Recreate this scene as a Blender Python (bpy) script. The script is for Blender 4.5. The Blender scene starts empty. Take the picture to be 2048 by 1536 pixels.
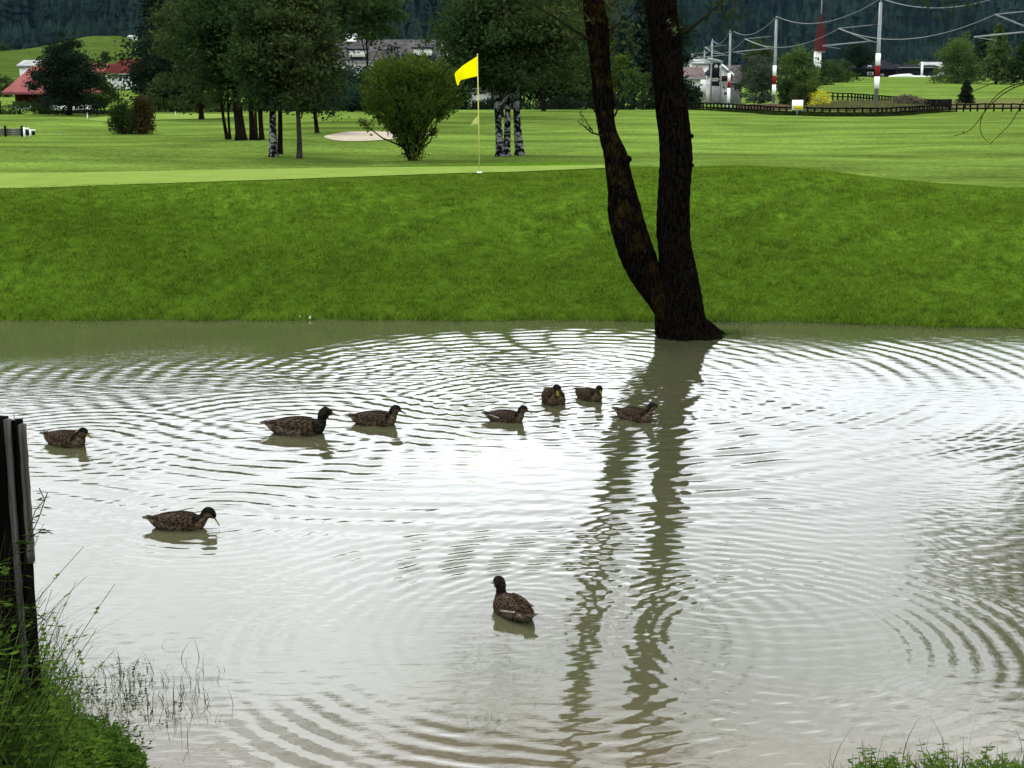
import bpy, math, random
import numpy as np
from math import radians, sin, cos, tan, atan, atan2, pi, sqrt

SC = bpy.context.scene
COL = SC.collection

# ------------------------------------------------------------------ camera, world, sun, exposure
F = 2901.0                    # focal length in photo pixels (2048 wide)
H = 3.0                       # eye height above the flood water
P = math.atan(588 / F)        # pitch down

cam_d = bpy.data.cameras.new('camera')
cam_d.sensor_width = 36.0
cam_d.lens = 36.0 * F / 2048.0
cam_d.clip_start = 0.1
cam_d.clip_end = 6000
cam = bpy.data.objects.new('camera', cam_d)
COL.objects.link(cam)
cam.location = (0, 0, H)
cam.rotation_euler = (pi / 2 - P, 0, 0)
SC.camera = cam

SC.view_settings.view_transform = 'Standard'
SC.view_settings.look = 'None'
SC.view_settings.exposure = 1.83
SC.view_settings.gamma = 1.0
SC.view_settings.use_curve_mapping = False

SUN_EL, SUN_AZ = radians(52), radians(-28)     # azimuth from +Y, negative = towards -X
world = bpy.data.worlds.new('World')
SC.world = world
world.use_nodes = True
wn, wl = world.node_tree.nodes, world.node_tree.links
wn.clear()
w_out = wn.new('ShaderNodeOutputWorld')
w_bg = wn.new('ShaderNodeBackground'); w_bg.inputs['Strength'].default_value = 0.1
w_sky = wn.new('ShaderNodeTexSky'); w_sky.sky_type = 'NISHITA'; w_sky.sun_disc = False
w_sky.sun_elevation = SUN_EL; w_sky.sun_rotation = SUN_AZ
w_tc = wn.new('ShaderNodeTexCoord')
w_sep = wn.new('ShaderNodeSeparateXYZ'); wl.new(w_tc.outputs['Generated'], w_sep.inputs[0])
w_grad = wn.new('ShaderNodeMapRange')           # overcast sky: zenith brighter than horizon
w_grad.inputs['From Min'].default_value = 0.0; w_grad.inputs['From Max'].default_value = 0.8
w_grad.inputs['To Min'].default_value = 12.6; w_grad.inputs['To Max'].default_value = 12.2
wl.new(w_sep.outputs['Z'], w_grad.inputs['Value'])
w_map = wn.new('ShaderNodeMapping'); w_map.inputs['Scale'].default_value = (1, 1, 2.2)
wl.new(w_tc.outputs['Generated'], w_map.inputs['Vector'])
w_noise = wn.new('ShaderNodeTexNoise'); w_noise.inputs['Scale'].default_value = 3.2
w_noise.inputs['Detail'].default_value = 6; w_noise.inputs['Roughness'].default_value = 0.55
wl.new(w_map.outputs[0], w_noise.inputs['Vector'])
w_cr = wn.new('ShaderNodeMapRange')
w_cr.inputs['From Min'].default_value = 0.35; w_cr.inputs['From Max'].default_value = 0.65
w_cr.inputs['To Min'].default_value = 0.50; w_cr.inputs['To Max'].default_value = 1.04
wl.new(w_noise.outputs['Fac'], w_cr.inputs['Value'])
w_mul = wn.new('ShaderNodeMath'); w_mul.operation = 'MULTIPLY'
wl.new(w_grad.outputs[0], w_mul.inputs[0]); wl.new(w_cr.outputs[0], w_mul.inputs[1])
w_col = wn.new('ShaderNodeVectorMath'); w_col.operation = 'SCALE'
w_col.inputs[0].default_value = (0.97, 1.0, 1.035)
wl.new(w_mul.outputs[0], w_col.inputs['Scale'])
w_mix = wn.new('ShaderNodeMixRGB'); w_mix.inputs['Fac'].default_value = 0.93
wl.new(w_sky.outputs[0], w_mix.inputs[1]); wl.new(w_col.outputs[0], w_mix.inputs[2])
wl.new(w_mix.outputs[0], w_bg.inputs['Color'])
wl.new(w_bg.outputs[0], w_out.inputs['Surface'])

sun_d = bpy.data.lights.new('sun', 'SUN')
sun_d.energy = 1.1
sun_d.angle = radians(14)
sun_d.color = (1.0, 0.96, 0.88)
sun = bpy.data.objects.new('sun', sun_d)
COL.objects.link(sun)
sun.location = (-30, 60, 80)
sun.rotation_euler = (pi / 2 - SUN_EL, 0, pi - SUN_AZ)

# ------------------------------------------------------------------ projection helpers (authoring measurements)
def X_at(u, D, z=1.5):
    return (u - 1024) / F * (D * cos(P) + (H - z) * sin(P))
def Z_at(v, D):
    return H - D * tan(P + atan((v - 768) / F))
def D_at(v, z=0.0):
    return (H - z) / tan(P + atan((v - 768) / F))
def W_px(px, D):
    return px / F * D * 0.985

# ------------------------------------------------------------------ terrain
def sm(a, b, x):
    t = np.clip((x - a) / (b - a), 0, 1)
    return t * t * (3 - 2 * t)

def wob(x, y, s, seed):
    r = np.random.RandomState(seed)
    o = 0
    for i in range(6):
        a = r.rand() * 2 * pi; k = s * (0.6 + r.rand() * 1.3); p = r.rand() * 6.28
        o = o + np.sin((x * cos(a) + y * sin(a)) * k + p)
    return o / 6.0

def far_shore(x):
    return np.interp(x, [-45, -8, 0, 3, 4.2, 6.0, 7.5, 45], [20.2, 19.1, 19.1, 19.0, 18.95, 18.45, 18.3, 18.8]) + 0.05 * np.sin(x * 2.3) + 0.03 * np.sin(x * 5.1 + 1) + .025*np.sin(x*13.7 + 2) * np.sin(x*3.1)
def near_shore(x):
    return np.interp(x, [-12, -2.6, -1.75, -1.2, 1.0, 1.5, 3.0, 12], [8, 6.9, 6.3, 5.2, 5.2, 5.98, 6.12, 6.3])

def terrain(x, y):
    x = np.asarray(x, float); y = np.asarray(y, float)
    # far fairway and valley floor
    t = sm(-0.06, 0.10, x / np.maximum(y, 1.0))
    zl = np.interp(y, [0, 34, 50, 75, 90, 105, 120, 160, 250, 400, 600, 2500], [.9, .9, 1.05, 1.4, 1.55, 1.62, 1.3, .7, 5, 13, 15, 15])
    t2 = sm(.150, .215, x / np.maximum(y, 1.0))
    zk = np.interp(y, [0, 34, 50, 75, 105, 113, 130, 160, 260, 300, 400, 900, 2500], [.9, .9, 1.05, 1.35, 1.62, 1.5, 1.2, .9, .8, 1.5, 6.5, 12, 12])
    zr = np.interp(y, [0, 34, 50, 75, 105, 113, 125, 150, 200, 300, 400, 900, 2500], [.9, .9, 1.05, 1.35, 1.62, 1.55, 1.5, 2.05, 3.3, 5.6, 6.5, 12, 12])
    zr = zk * (1 - t2) + zr * t2
    zf = zl * (1 - t) + zr * t
    und = sm(34, 45, y) * (1 - sm(95, 110, y))
    zf = zf + und * 0.13 * wob(x, y, 0.25, 3) + und * 0.05 * wob(x, y, 0.6, 5)
    zf = zf + 0.28 * np.exp(-((x + 15.5) / 4.5) ** 2 - ((y - 45) / 3.5) ** 2)
    zf = zf + 0.22 * np.exp(-((x + 8.0) / 3.2) ** 2 - ((y - 50) / 3.0) ** 2)
    # meadow knoll at the left, forested mountain
    zf = zf + 6.5 * np.exp(-((x + 130) / 16) ** 2 - ((y - 480) / 45) ** 2)
    base = 620 + 240 * t
    m = np.maximum(y - base, 0)
    zm = np.minimum(m * m / (m + 60.0) * 0.37, 290)
    zm = zm * (1 + 0.12 * wob(x, y, 0.006, 9))
    zf = zf + zm
    # bank of the putting green
    ys = far_shore(x)
    yc = np.interp(x, [-45, -9, -4, 0, 4, 7, 9, 45], [23, 23, 25, 27, 27, 26.3, 25, 25])
    zc = np.interp(x, [-45, -8, 0, 3, 4.3, 5.6, 6.8, 8.0, 9, 45], [1.46, 1.46, 1.5, 1.56, 1.6, 1.56, 1.40, 1.31, 1.28, 1.28])
    s = np.clip((y - ys) / (yc - ys), 0, 1)
    g = 0.72 * np.sin(s * pi / 2) + 0.28 * sm(0, 1, s)
    zb = zc * g + 0.035 * wob(x, y, 0.9, 7) * np.sin(s * pi)
    pl = np.interp(x, [-45, 1.0, 3.0, 45], [4.5, 3.5, 0.4, 0.4])
    zbf = zc + (zf - zc) * sm(0, 1, (y - yc - pl) / np.maximum(36 - yc - pl, 1))
    z_far = np.where(y <= yc, zb, np.where(y < 36, zbf, zf))
    # near bank
    yn = near_shore(x)
    z_near = np.minimum((yn - y) * 0.42, 1.4) + 0.03 * wob(x, y, 3.0, 11)
    z = np.where(y > ys, z_far, np.where(y < yn, np.maximum(z_near, -0.02), -0.3 * np.sin(np.clip((y - yn) / (ys - yn), 0, 1) * pi) ** 0.5))
    # the flooded hollow closes at both ends
    z = np.where(y < 40, np.maximum(z, (np.abs(x) - 40) * 0.3 - 0.3), z)
    return z

_GRIDS = {}
def tz(x, y):
    if -4 < x < 4 and 3 < y < 8: key, a0, b0, st, na, nb_ = 'n', -4.0, 3.0, .02, 402, 252
    elif 2 < x < 52 and 84 < y < 152: key, a0, b0, st, na, nb_ = 'f', 2.0, 84.0, .25, 202, 274
    else: key = None
    if key:
        if key not in _GRIDS: _GRIDS[key] = terrain(*np.meshgrid(a0 + st*np.arange(na), b0 + st*np.arange(nb_)))
        g = _GRIDS[key]; fx, fy = (x-a0)/st, (y-b0)/st; ix, iy = int(fx), int(fy); fx -= ix; fy -= iy
        return float((g[iy, ix]*(1-fx) + g[iy, ix+1]*fx)*(1-fy) + (g[iy+1, ix]*(1-fx) + g[iy+1, ix+1]*fx)*fy)
    return float(terrain(np.array([x]), np.array([y]))[0])

_D = np.concatenate([np.arange(18, 140, 0.1), np.arange(140, 1500, 1.0)])
def ground_at(u, v, dmin=18.0):
    """ground point seen at a photo position"""
    D = _D[_D >= dmin]
    zr = H - D * tan(P + atan((v - 768) / F))
    xs = (u - 1024) / F * (D * cos(P) + (H - zr) * sin(P))
    tt = terrain(xs, D)
    i = np.argmax(zr <= tt)
    return float(xs[i]), float(D[i]), float(tt[i])

# ------------------------------------------------------------------ object helpers
def link(o):
    COL.objects.link(o); return o

def thing(name, label, cat, loc=(0, 0, 0), rotz=0.0, group=None):
    o = bpy.data.objects.new(name, None); link(o)
    o.empty_display_size = 0.1
    o.location = loc; o.rotation_euler = (0, 0, rotz)
    o['label'] = label; o['category'] = cat
    if group: o['group'] = group
    return o

def tag(o, label, cat, group=None):
    o['label'] = label; o['category'] = cat
    if group: o['group'] = group
    return o

class MB:
    def __init__(self):
        self.V = []; self.Q = []; self.T = []; self.n = 0
    def add(self, V, Q=None, T=None):
        V = np.asarray(V, float).reshape(-1, 3)
        if Q is not None and len(Q): self.Q.append(np.asarray(Q, int).reshape(-1, 4) + self.n)
        if T is not None and len(T): self.T.append(np.asarray(T, int).reshape(-1, 3) + self.n)
        self.V.append(V); self.n += len(V)
    def box(self, cx, cy, cz, sx, sy, sz, rot=0.0, bev=0.0):
        s = np.array([[-1,-1,-1],[1,-1,-1],[1,1,-1],[-1,1,-1],[-1,-1,1],[1,-1,1],[1,1,1],[-1,1,1]], float) * [sx/2, sy/2, sz/2]
        c, si = cos(rot), sin(rot)
        v = s.copy(); v[:,0] = s[:,0]*c - s[:,1]*si; v[:,1] = s[:,0]*si + s[:,1]*c
        self.add(v + [cx, cy, cz], [[0,3,2,1],[4,5,6,7],[0,1,5,4],[1,2,6,5],[2,3,7,6],[3,0,4,7]])
    def tube(self, pts, rad, sides=8, cap=True, noise=None):
        pts = np.asarray(pts, float); n = len(pts)
        rad = np.broadcast_to(np.asarray(rad, float), (n,))
        tg = np.gradient(pts, axis=0); tg /= np.linalg.norm(tg, axis=1)[:, None] + 1e-9
        up = np.array([0.13, 0.97, 0.05]) if abs(tg[0][2]) > 0.7 else np.array([0, 0, 1.0])
        A = np.cross(tg, up); A /= np.linalg.norm(A, axis=1)[:, None] + 1e-9
        B = np.cross(tg, A)
        th = np.linspace(0, 2*pi, sides, endpoint=False)
        R = rad[:, None] * np.ones((n, sides))
        if noise is not None: R = R * noise(pts[:, 2][:, None] + 0*th, th[None, :] + 0*R)
        V = pts[:, None, :] + R[..., None] * (np.cos(th)[None, :, None] * A[:, None, :] + np.sin(th)[None, :, None] * B[:, None, :])
        V = V.reshape(-1, 3)
        i = np.arange(n-1)[:, None]; j = np.arange(sides)[None, :]
        a = i*sides + j; b = i*sides + (j+1) % sides
        Q = np.stack([a, b, b + sides, a + sides], -1).reshape(-1, 4)
        T = []
        if cap:
            V = np.vstack([V, pts[0], pts[-1]]); k = n*sides
            for jj in range(sides):
                T.append([k, (jj+1) % sides, jj]); T.append([k+1, (n-1)*sides + jj, (n-1)*sides + (jj+1) % sides])
        self.add(V, Q, T)
    def leaves(self, C, size, rng, aspect=0.45, flat=0.0, dirs=None):
        """diamond leaves at centres C"""
        C = np.asarray(C, float); n = len(C)
        if n == 0: return
        a = rng.normal(size=(n, 3)); a[:, 2] *= (1 - flat)
        if dirs is not None: a = dirs + 0.35 * a
        a /= np.linalg.norm(a, axis=1)[:, None] + 1e-9
        b = np.cross(a, rng.normal(size=(n, 3)) + np.array([0, 0, 2.0*flat]) ); b /= np.linalg.norm(b, axis=1)[:, None] + 1e-9
        s = (np.asarray(size) * (0.6 + 0.8*rng.rand(n)))[:, None] * 0.5
        V = np.stack([C - a*s, C + b*s*aspect, C + a*s, C - b*s*aspect], 1).reshape(-1, 3)
        k = np.arange(n)[:, None] * 4
        self.add(V, k + np.array([[0, 1, 2, 3]]))
    def build(self, name, mat, parent=None, smooth=False, origin=None, kind=None):
        V = np.vstack(self.V) if self.V else np.zeros((0, 3))
        if parent is not None and origin is None: origin = parent.get('_o', None)
        if origin is not None: V = V - np.asarray(origin)
        me = bpy.data.meshes.new(name)
        nq = sum(len(q) for q in self.Q); nt = sum(len(t) for t in self.T)
        Q = np.vstack(self.Q) if nq else np.zeros((0, 4), int); T = np.vstack(self.T) if nt else np.zeros((0, 3), int)
        me.vertices.add(len(V)); me.vertices.foreach_set('co', V.astype(np.float32).ravel())
        loops = np.concatenate([Q.ravel(), T.ravel()]).astype(np.int32)
        me.loops.add(len(loops)); me.loops.foreach_set('vertex_index', loops)
        me.polygons.add(nq + nt)
        st = np.concatenate([np.arange(nq)*4, nq*4 + np.arange(nt)*3]).astype(np.int32)
        me.polygons.foreach_set('loop_start', st)
        me.update(calc_edges=True)
        if smooth: me.polygons.foreach_set('use_smooth', np.ones(nq+nt, bool))
        me.materials.append(mat)
        me.validate()
        o = bpy.data.objects.new(name, me); link(o)
        if parent is not None: o.parent = parent
        if kind: o['kind'] = kind
        return o

def root(name, label, cat, loc, group=None):
    """a thing whose part meshes are written in world coordinates"""
    o = thing(name, label, cat, loc, 0, group)
    ORI[o.name] = np.array(loc, float)
    return o
ORI = {}
def pb(mb, name, mat, r, smooth=False, kind=None, under=None):
    """build as a part of r, or as a sub-part under one of its parts"""
    return mb.build(name, mat, under if under is not None else r, smooth, ORI[r.name], kind)

# ------------------------------------------------------------------ materials
MATS = {}
def principled(name, base=(0.5,0.5,0.5), rough=0.8, spec=0.3):
    m = bpy.data.materials.new(name); m.use_nodes = True
    n, l = m.node_tree.nodes, m.node_tree.links
    b = n['Principled BSDF']
    b.inputs['Base Color'].default_value = (*base, 1)
    b.inputs['Roughness'].default_value = rough
    b.inputs['Specular IOR Level'].default_value = spec
    return m, n, l, b

def noisy(name, c1, c2, scale=8, rough=0.8, detail=4, bump=0.0, bscale=None, stretch=(1,1,1), lo=0.35, hi=0.65, spec=0.0, coord='Object'):
    if name in MATS: return MATS[name]
    m, n, l, b = principled(name, c1, rough, spec)
    tc = n.new('ShaderNodeTexCoord'); mp = n.new('ShaderNodeMapping'); mp.inputs['Scale'].default_value = stretch
    l.new(tc.outputs[coord], mp.inputs[0])
    t = n.new('ShaderNodeTexNoise'); t.inputs['Scale'].default_value = scale; t.inputs['Detail'].default_value = detail
    l.new(mp.outputs[0], t.inputs['Vector'])
    r = n.new('ShaderNodeValToRGB'); r.color_ramp.elements[0].position = lo; r.color_ramp.elements[1].position = hi
    r.color_ramp.elements[0].color = (*c1, 1); r.color_ramp.elements[1].color = (*c2, 1)
    l.new(t.outputs['Fac'], r.inputs[0]); l.new(r.outputs[0], b.inputs['Base Color'])
    if bump:
        t2 = n.new('ShaderNodeTexNoise'); t2.inputs['Scale'].default_value = bscale or scale*3; t2.inputs['Detail'].default_value = 5
        l.new(mp.outputs[0], t2.inputs['Vector'])
        bp = n.new('ShaderNodeBump'); bp.inputs['Strength'].default_value = bump; bp.inputs['Distance'].default_value = 0.05
        l.new(t2.outputs['Fac'], bp.inputs['Height']); l.new(bp.outputs[0], b.inputs['Normal'])
    MATS[name] = m
    return m

def leafmat(name, c1, c2, scale=1.2, trans=0.25, rough=0.55, det=3, dr=.5):
    """leaf: tone varies from leaf to leaf and in drifts through the crown"""
    if name in MATS: return MATS[name]
    c1, c2 = [q*.48 for q in c1], [q*.52 for q in c2]
    m = bpy.data.materials.new(name); m.use_nodes = True
    n, l = m.node_tree.nodes, m.node_tree.links
    n.clear()
    out = n.new('ShaderNodeOutputMaterial')
    geo = n.new('ShaderNodeNewGeometry')
    tc = n.new('ShaderNodeTexCoord')
    t = n.new('ShaderNodeTexNoise'); t.inputs['Scale'].default_value = scale; t.inputs['Detail'].default_value = det; t.inputs['Roughness'].default_value = dr
    l.new(tc.outputs['Object'], t.inputs['Vector'])
    mr = n.new('ShaderNodeMapRange'); mr.inputs['From Min'].default_value = 0.38; mr.inputs['From Max'].default_value = 0.62
    l.new(t.outputs['Fac'], mr.inputs['Value'])
    a = n.new('ShaderNodeMath'); a.operation = 'MULTIPLY_ADD'; a.inputs[1].default_value = 0.5
    l.new(geo.outputs['Random Per Island'], a.inputs[0])
    h = n.new('ShaderNodeMath'); h.operation = 'MULTIPLY'; h.inputs[1].default_value = 0.5
    l.new(mr.outputs[0], h.inputs[0]); l.new(h.outputs[0], a.inputs[2])
    r = n.new('ShaderNodeMixRGB'); r.inputs[1].default_value = (*c1, 1); r.inputs[2].default_value = (*c2, 1)
    l.new(a.outputs[0], r.inputs['Fac'])
    d = n.new('ShaderNodeBsdfPrincipled'); d.inputs['Roughness'].default_value = rough; d.inputs['Specular IOR Level'].default_value = 0.0
    l.new(r.outputs[0], d.inputs['Base Color'])
    if trans > 0:
        tr = n.new('ShaderNodeBsdfTranslucent'); l.new(r.outputs[0], tr.inputs['Color'])
        mx = n.new('ShaderNodeMixShader'); mx.inputs[0].default_value = trans
        l.new(d.outputs[0], mx.inputs[1]); l.new(tr.outputs[0], mx.inputs[2]); l.new(mx.outputs[0], out.inputs['Surface'])
    else:
        l.new(d.outputs[0], out.inputs['Surface'])
    MATS[name] = m
    return m

L_DARK = leafmat('leaf_dark', (.012, .027, .009), (.050, .088, .024))
L_FRESH = leafmat('leaf_fresh', (.040, .075, .018), (.130, .200, .045))
L_DARKEST = leafmat('leaf_darkest', (.008, .017, .011), (.024, .040, .020))
L_MID = leafmat('leaf_mid', (.022, .046, .012), (.075, .125, .028))
L_BRIGHT = leafmat('leaf_bright', (.035, .070, .010), (.110, .165, .026))
L_OLIVE = leafmat('leaf_olive', (.026, .042, .012), (.085, .118, .034))
L_GREY = leafmat('leaf_grey', (.035, .052, .030), (.095, .125, .080))
L_BLUE = leafmat('leaf_blue', (.012, .030, .020), (.035, .068, .042))
L_RUST = leafmat('leaf_rust', (.030, .032, .010), (.085, .065, .022))
L_YELLOW = leafmat('leaf_yellow', (.45, .45, .02), (1.0, .95, .04))
L_WEED = leafmat('leaf_weed', (.030, .068, .008), (.105, .180, .025), scale=5)
L_SPRUCE = leafmat('leaf_spruce', (.008, .018, .013), (.022, .038, .022), trans=0.05)
BARK = noisy('bark_dark', (.004, .003, .0025), (.012, .009, .006), 9, 0.95, spec=0, bump=0.6, bscale=30, stretch=(1, 1, .3))
BARK_GREY = noisy('bark_grey', (.015, .013, .011), (.035, .032, .027), 8, 0.9, spec=0, bump=0.4, stretch=(1, 1, .4))
WOOD_DARK = noisy('weathered_dark_wood', (.003, .0028, .0025), (.010, .009, .008), 6, 0.85, bump=0.3, stretch=(3, 3, .4))
METAL = noisy('galvanised_steel', (.085, .10, .098), (.13, .145, .14), 3, 0.55, spec=0.5)
WHITE = noisy('white_paint', (.58, .60, .58), (.68, .68, .66), 2, 0.6)
RED = noisy('red_paint', (.11, .008, .007), (.15, .014, .010), 3, 0.6)
BLACK = noisy('black_paint', (.006, .006, .007), (.012, .012, .013), 3, 0.6)
GLASS, _n, _l, _b = principled('window_glass', (.02, .025, .03), 0.08, 0.6)
GREYW = noisy('grey_weathered_board', (.05, .05, .047), (.10, .097, .09), 5, 0.9, bump=0.3, stretch=(3, 3, .4))

# ground: cover colour from the kind of turf, grain and mowing drift from noise
def ground_mat():
    m, n, l, b = principled('turf', (0.08, 0.14, 0.03), 0.95, 0.0)
    at = n.new('ShaderNodeAttribute'); at.attribute_name = 'cover'
    tc = n.new('ShaderNodeTexCoord')
    def noise(scale, st, det=4):
        mp = n.new('ShaderNodeMapping'); mp.inputs['Scale'].default_value = st; l.new(tc.outputs['Object'], mp.inputs[0])
        t = n.new('ShaderNodeTexNoise'); t.inputs['Scale'].default_value = scale; t.inputs['Detail'].default_value = det
        l.new(mp.outputs[0], t.inputs['Vector']); return t
    n1 = noise(0.35, (1, 1.6, 1)); n2 = noise(7, (1, 1, 1), 6); n3 = noise(0.12, (0.6, 2.2, 1))
    def mr(t, a, c):
        x = n.new('ShaderNodeMapRange'); x.inputs['From Min'].default_value = 0.3; x.inputs['From Max'].default_value = 0.7
        x.inputs['To Min'].default_value = a; x.inputs['To Max'].default_value = c
        l.new(t.outputs['Fac'], x.inputs['Value']); return x
    a1, a2, a3 = mr(n1, .72, 1.24), mr(n2, .62, 1.38), mr(n3, .62, 1.30)
    q = n.new('ShaderNodeMath'); q.operation = 'MULTIPLY'; l.new(a1.outputs[0], q.inputs[0]); l.new(a2.outputs[0], q.inputs[1])
    q2 = n.new('ShaderNodeMath'); q2.operation = 'MULTIPLY'; l.new(q.outputs[0], q2.inputs[0]); l.new(a3.outputs[0], q2.inputs[1])
    v = n.new('ShaderNodeVectorMath'); v.operation = 'SCALE'; l.new(at.outputs['Color'], v.inputs[0]); l.new(q2.outputs[0], v.inputs['Scale'])
    l.new(v.outputs[0], b.inputs['Base Color'])
    bp = n.new('ShaderNodeBump'); bp.inputs['Strength'].default_value = 0.5; bp.inputs['Distance'].default_value = 0.03
    l.new(n2.outputs['Fac'], bp.inputs['Height']); l.new(bp.outputs[0], b.inputs['Normal'])
    return m
TURF = ground_mat()

# ------------------------------------------------------------------ ground sheet
def sinh_axis(lo, hi, segs):
    return np.concatenate([np.linspace(a, b, k, endpoint=False) for a, b, k in segs] + [np.array([hi])])
gx = sinh_axis(-900, 900, [(-900,-300,24),(-300,-100,30),(-100,-45,36),(-45,-14,80),(-14,14,190),(14,45,80),(45,100,36),(100,300,30),(300,900,24)])
gy = sinh_axis(-40, 2200, [(-40,0,10),(0,9,46),(9,18,16),(18,29,150),(29,60,124),(60,130,130),(130,300,70),(300,620,60),(620,1000,60),(1000,2200,20)])
GX, GY = np.meshgrid(gx, gy)
GZ = terrain(GX, GY)
nx, ny = len(gx), len(gy)
i = np.arange(ny-1)[:, None]; j = np.arange(nx-1)[None, :]
Q = np.stack([i*nx+j, i*nx+j+1, (i+1)*nx+j+1, (i+1)*nx+j], -1).reshape(-1, 4)
mb = MB(); mb.add(np.stack([GX, GY, GZ], -1), Q)
ground = mb.build('ground', TURF, smooth=True); ground['kind'] = 'structure'
C_ROUGH = np.array([.029, .058, .0045]); C_FAIR = np.array([.060, .096, .0165]); C_BED = np.array([.07, .06, .035])
C_DRY = np.array([.055, .05, .022]); C_FOREST = np.array([.002, .004, .003]); C_NEAR = np.array([.012, .022, .004])
x, y = GX.ravel(), GY.ravel()
cov = np.zeros((len(x), 3)) + C_FAIR
yc_ = np.interp(x, [-45, -9, -4, 0, 4, 7, 9, 45], [23, 23, 25, 27, 27, 26.3, 25, 25])
wgt = (1 - sm(0.0, 1.3, y - yc_ - np.interp(x, [-45, 2, 4, 45], [6, 4, 1.2, .6])))[:, None]
cov = cov * (1 - wgt) + C_ROUGH * wgt
wr = (0.55 * sm(0.1, 0.5, wob(x, y, 0.12, 21)) * sm(36, 42, y) * (1 - sm(95, 100, y)) * (1 - sm(-6, 6, x)))[:, None]
cov = cov * (1 - wr) + (C_FAIR * .62) * wr
wf = sm(540, 640, y)[:, None]
cov = cov * (1 - wf) + C_FOREST * wf
wn_ = (1 - sm(7, 10, y))[:, None]
cov = cov * (1 - wn_) + C_NEAR * wn_
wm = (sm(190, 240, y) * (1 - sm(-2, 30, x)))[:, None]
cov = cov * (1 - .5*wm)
wd = (sm(112, 116, y) * (1 - sm(140, 160, y)) * sm(4, 10, x))[:, None] * 0.85
cov = cov * (1 - wd) + C_DRY * wd
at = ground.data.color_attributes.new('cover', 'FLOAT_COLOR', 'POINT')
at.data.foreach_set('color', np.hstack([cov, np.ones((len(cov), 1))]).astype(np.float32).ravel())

def drape(name, poly, mat, lift=0.012, step=0.25, dish=0.0):
    """a patch of other ground cover laid over the terrain inside a closed outline"""
    poly = np.asarray(poly, float); n = len(poly)
    c = poly.mean(0); rings = 14
    V = []
    for k in range(rings + 1):
        for p_ in poly:
            q = c + (p_ - c) * k / rings
            V.append((q[0], q[1]))
    V = np.array(V); z = terrain(V[:, 0], V[:, 1]) + lift
    if dish:
        rr = np.repeat(np.arange(rings+1) / rings, n); z = z - dish * (1 - rr**4)
    Q = []
    for k in range(rings):
        for q in range(n):
            Q.append([k*n+q, k*n+(q+1) % n, (k+1)*n+(q+1) % n, (k+1)*n+q])
    m = MB(); m.add(np.column_stack([V, z]), Q)
    o = m.build(name, mat, smooth=True); o['kind'] = 'structure'
    return o
def smooth_loop(pts, k=8):
    pts = np.asarray(pts, float); n = len(pts); out = []
    for i in range(n):
        p0, p1, p2, p3 = pts[i-1], pts[i], pts[(i+1) % n], pts[(i+2) % n]
        for t in np.linspace(0, 1, k, endpoint=False):
            out.append(0.5*((2*p1) + (-p0+p2)*t + (2*p0-5*p1+4*p2-p3)*t*t + (-p0+3*p1-3*p2+p3)*t**3))
    return np.array(out)
GREEN = noisy('putting_green_turf', (.084, .124, .024), (.100, .144, .030), 1.6, 0.85, detail=3)
drape('putting_green', smooth_loop([(-16, 23.4), (-8.8, 23.15), (-6.2, 24.1), (-3.6, 25.4), (-1.2, 26.75), (0.6, 27.4), (2.0, 28.1), (1.8, 29.0), (-1.5, 29.2), (-6, 28.6), (-11, 28.2), (-16, 27.6)]), GREEN, 0.012)
gl = [ground_at(a, b, 40) for a, b in [(205, 243), (480, 234), (480, 229), (330, 228), (205, 234)]]
drape('far_putting_green', smooth_loop([(p[0], p[1]) for p in gl], 4), GREEN, 0.02)
SAND = noisy('bunker_sand', (.20, .172, .130), (.25, .22, .17), 3, 0.95, bump=0.2)
bk = [ground_at(a, b, 30) for a, b in [(648, 274), (690, 283), (780, 279), (850, 272), (850, 266), (770, 264), (690, 265)]]
drape('bunker', smooth_loop([(p[0], p[1]) for p in bk], 6), SAND, 0.02)

# ------------------------------------------------------------------ flood water with duck ripples
def sinusoids(x, y, sources):
    h = np.zeros_like(x)
    wv = 0.9*wob(x, y, 1.1, 91) + .5*wob(x, y, 2.6, 92)
    wa = np.clip(1 + 1.1*wob(x, y, 1.6, 93) + .5*wob(x, y, 4.0, 94), .1, 2.2)
    for (cx, cy, lam, A, r0, r1, soft, ph, amod, side) in sources:
        dx, dy = x - cx, y - cy
        r = np.sqrt(dx*dx + dy*dy)
        th = np.arctan2(dy, dx)
        env = sm(r0, r0 + soft, r) * (1 - sm(r1, r1 + soft*1.5, r)) / np.sqrt(np.maximum(r, .3))
        mod = 1 + amod * (np.sin(3*th + ph) * 0.6 + np.sin(7*th + ph*2 + r) * 0.5)
        if side is not None: env = env * (.5 + .5*np.cos(th - side))**1.6
        h += A * env * mod * wa * np.sin(wv + 2*pi*r/lam*(1 + 0.04*np.sin(r*1.3 + ph)) + ph + 0.12*np.sin(5*th + ph))
    return h
def wpt(u, v):
    D = D_at(v, 0.0); return X_at(u, D, 0.0), D
S = []
def src(u, v, lam, A, r0, r1, soft=0.4, ph=0.0, amod=0.12, side=None):
    cx, cy = wpt(u, v); S.append((cx, cy, lam, A, r0, r1, soft, ph, amod, side))
src(1250, 1270, 0.110, .0010, 0.9, 1.9, 0.35, 0.3)
src(1030, 1270, 0.135, .0014, 0.9, 1.75, 0.35, 1.3)
src(1470, 1275, 0.115, .0026, 0.75, 1.65, 0.25, 0.6, .1, 0.0)
src(1100, 1290, 0.125, .0026, 0.95, 1.8, 0.3, 2.1, .1, -2.4)
src(1610, 1275, 0.095, .0007, 0.5, 1.15, 0.3, 2.0)
src(1400, 1230, 0.135, .0005, 1.3, 2.9, 0.5, 2.6)
src(1010, 765, 0.21, .0020, 0.8, 2.7, 0.7, 0.2)
src(900, 745, 0.29, .0027, 2.6, 5.4, 0.9, 1.1, .2)
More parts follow.
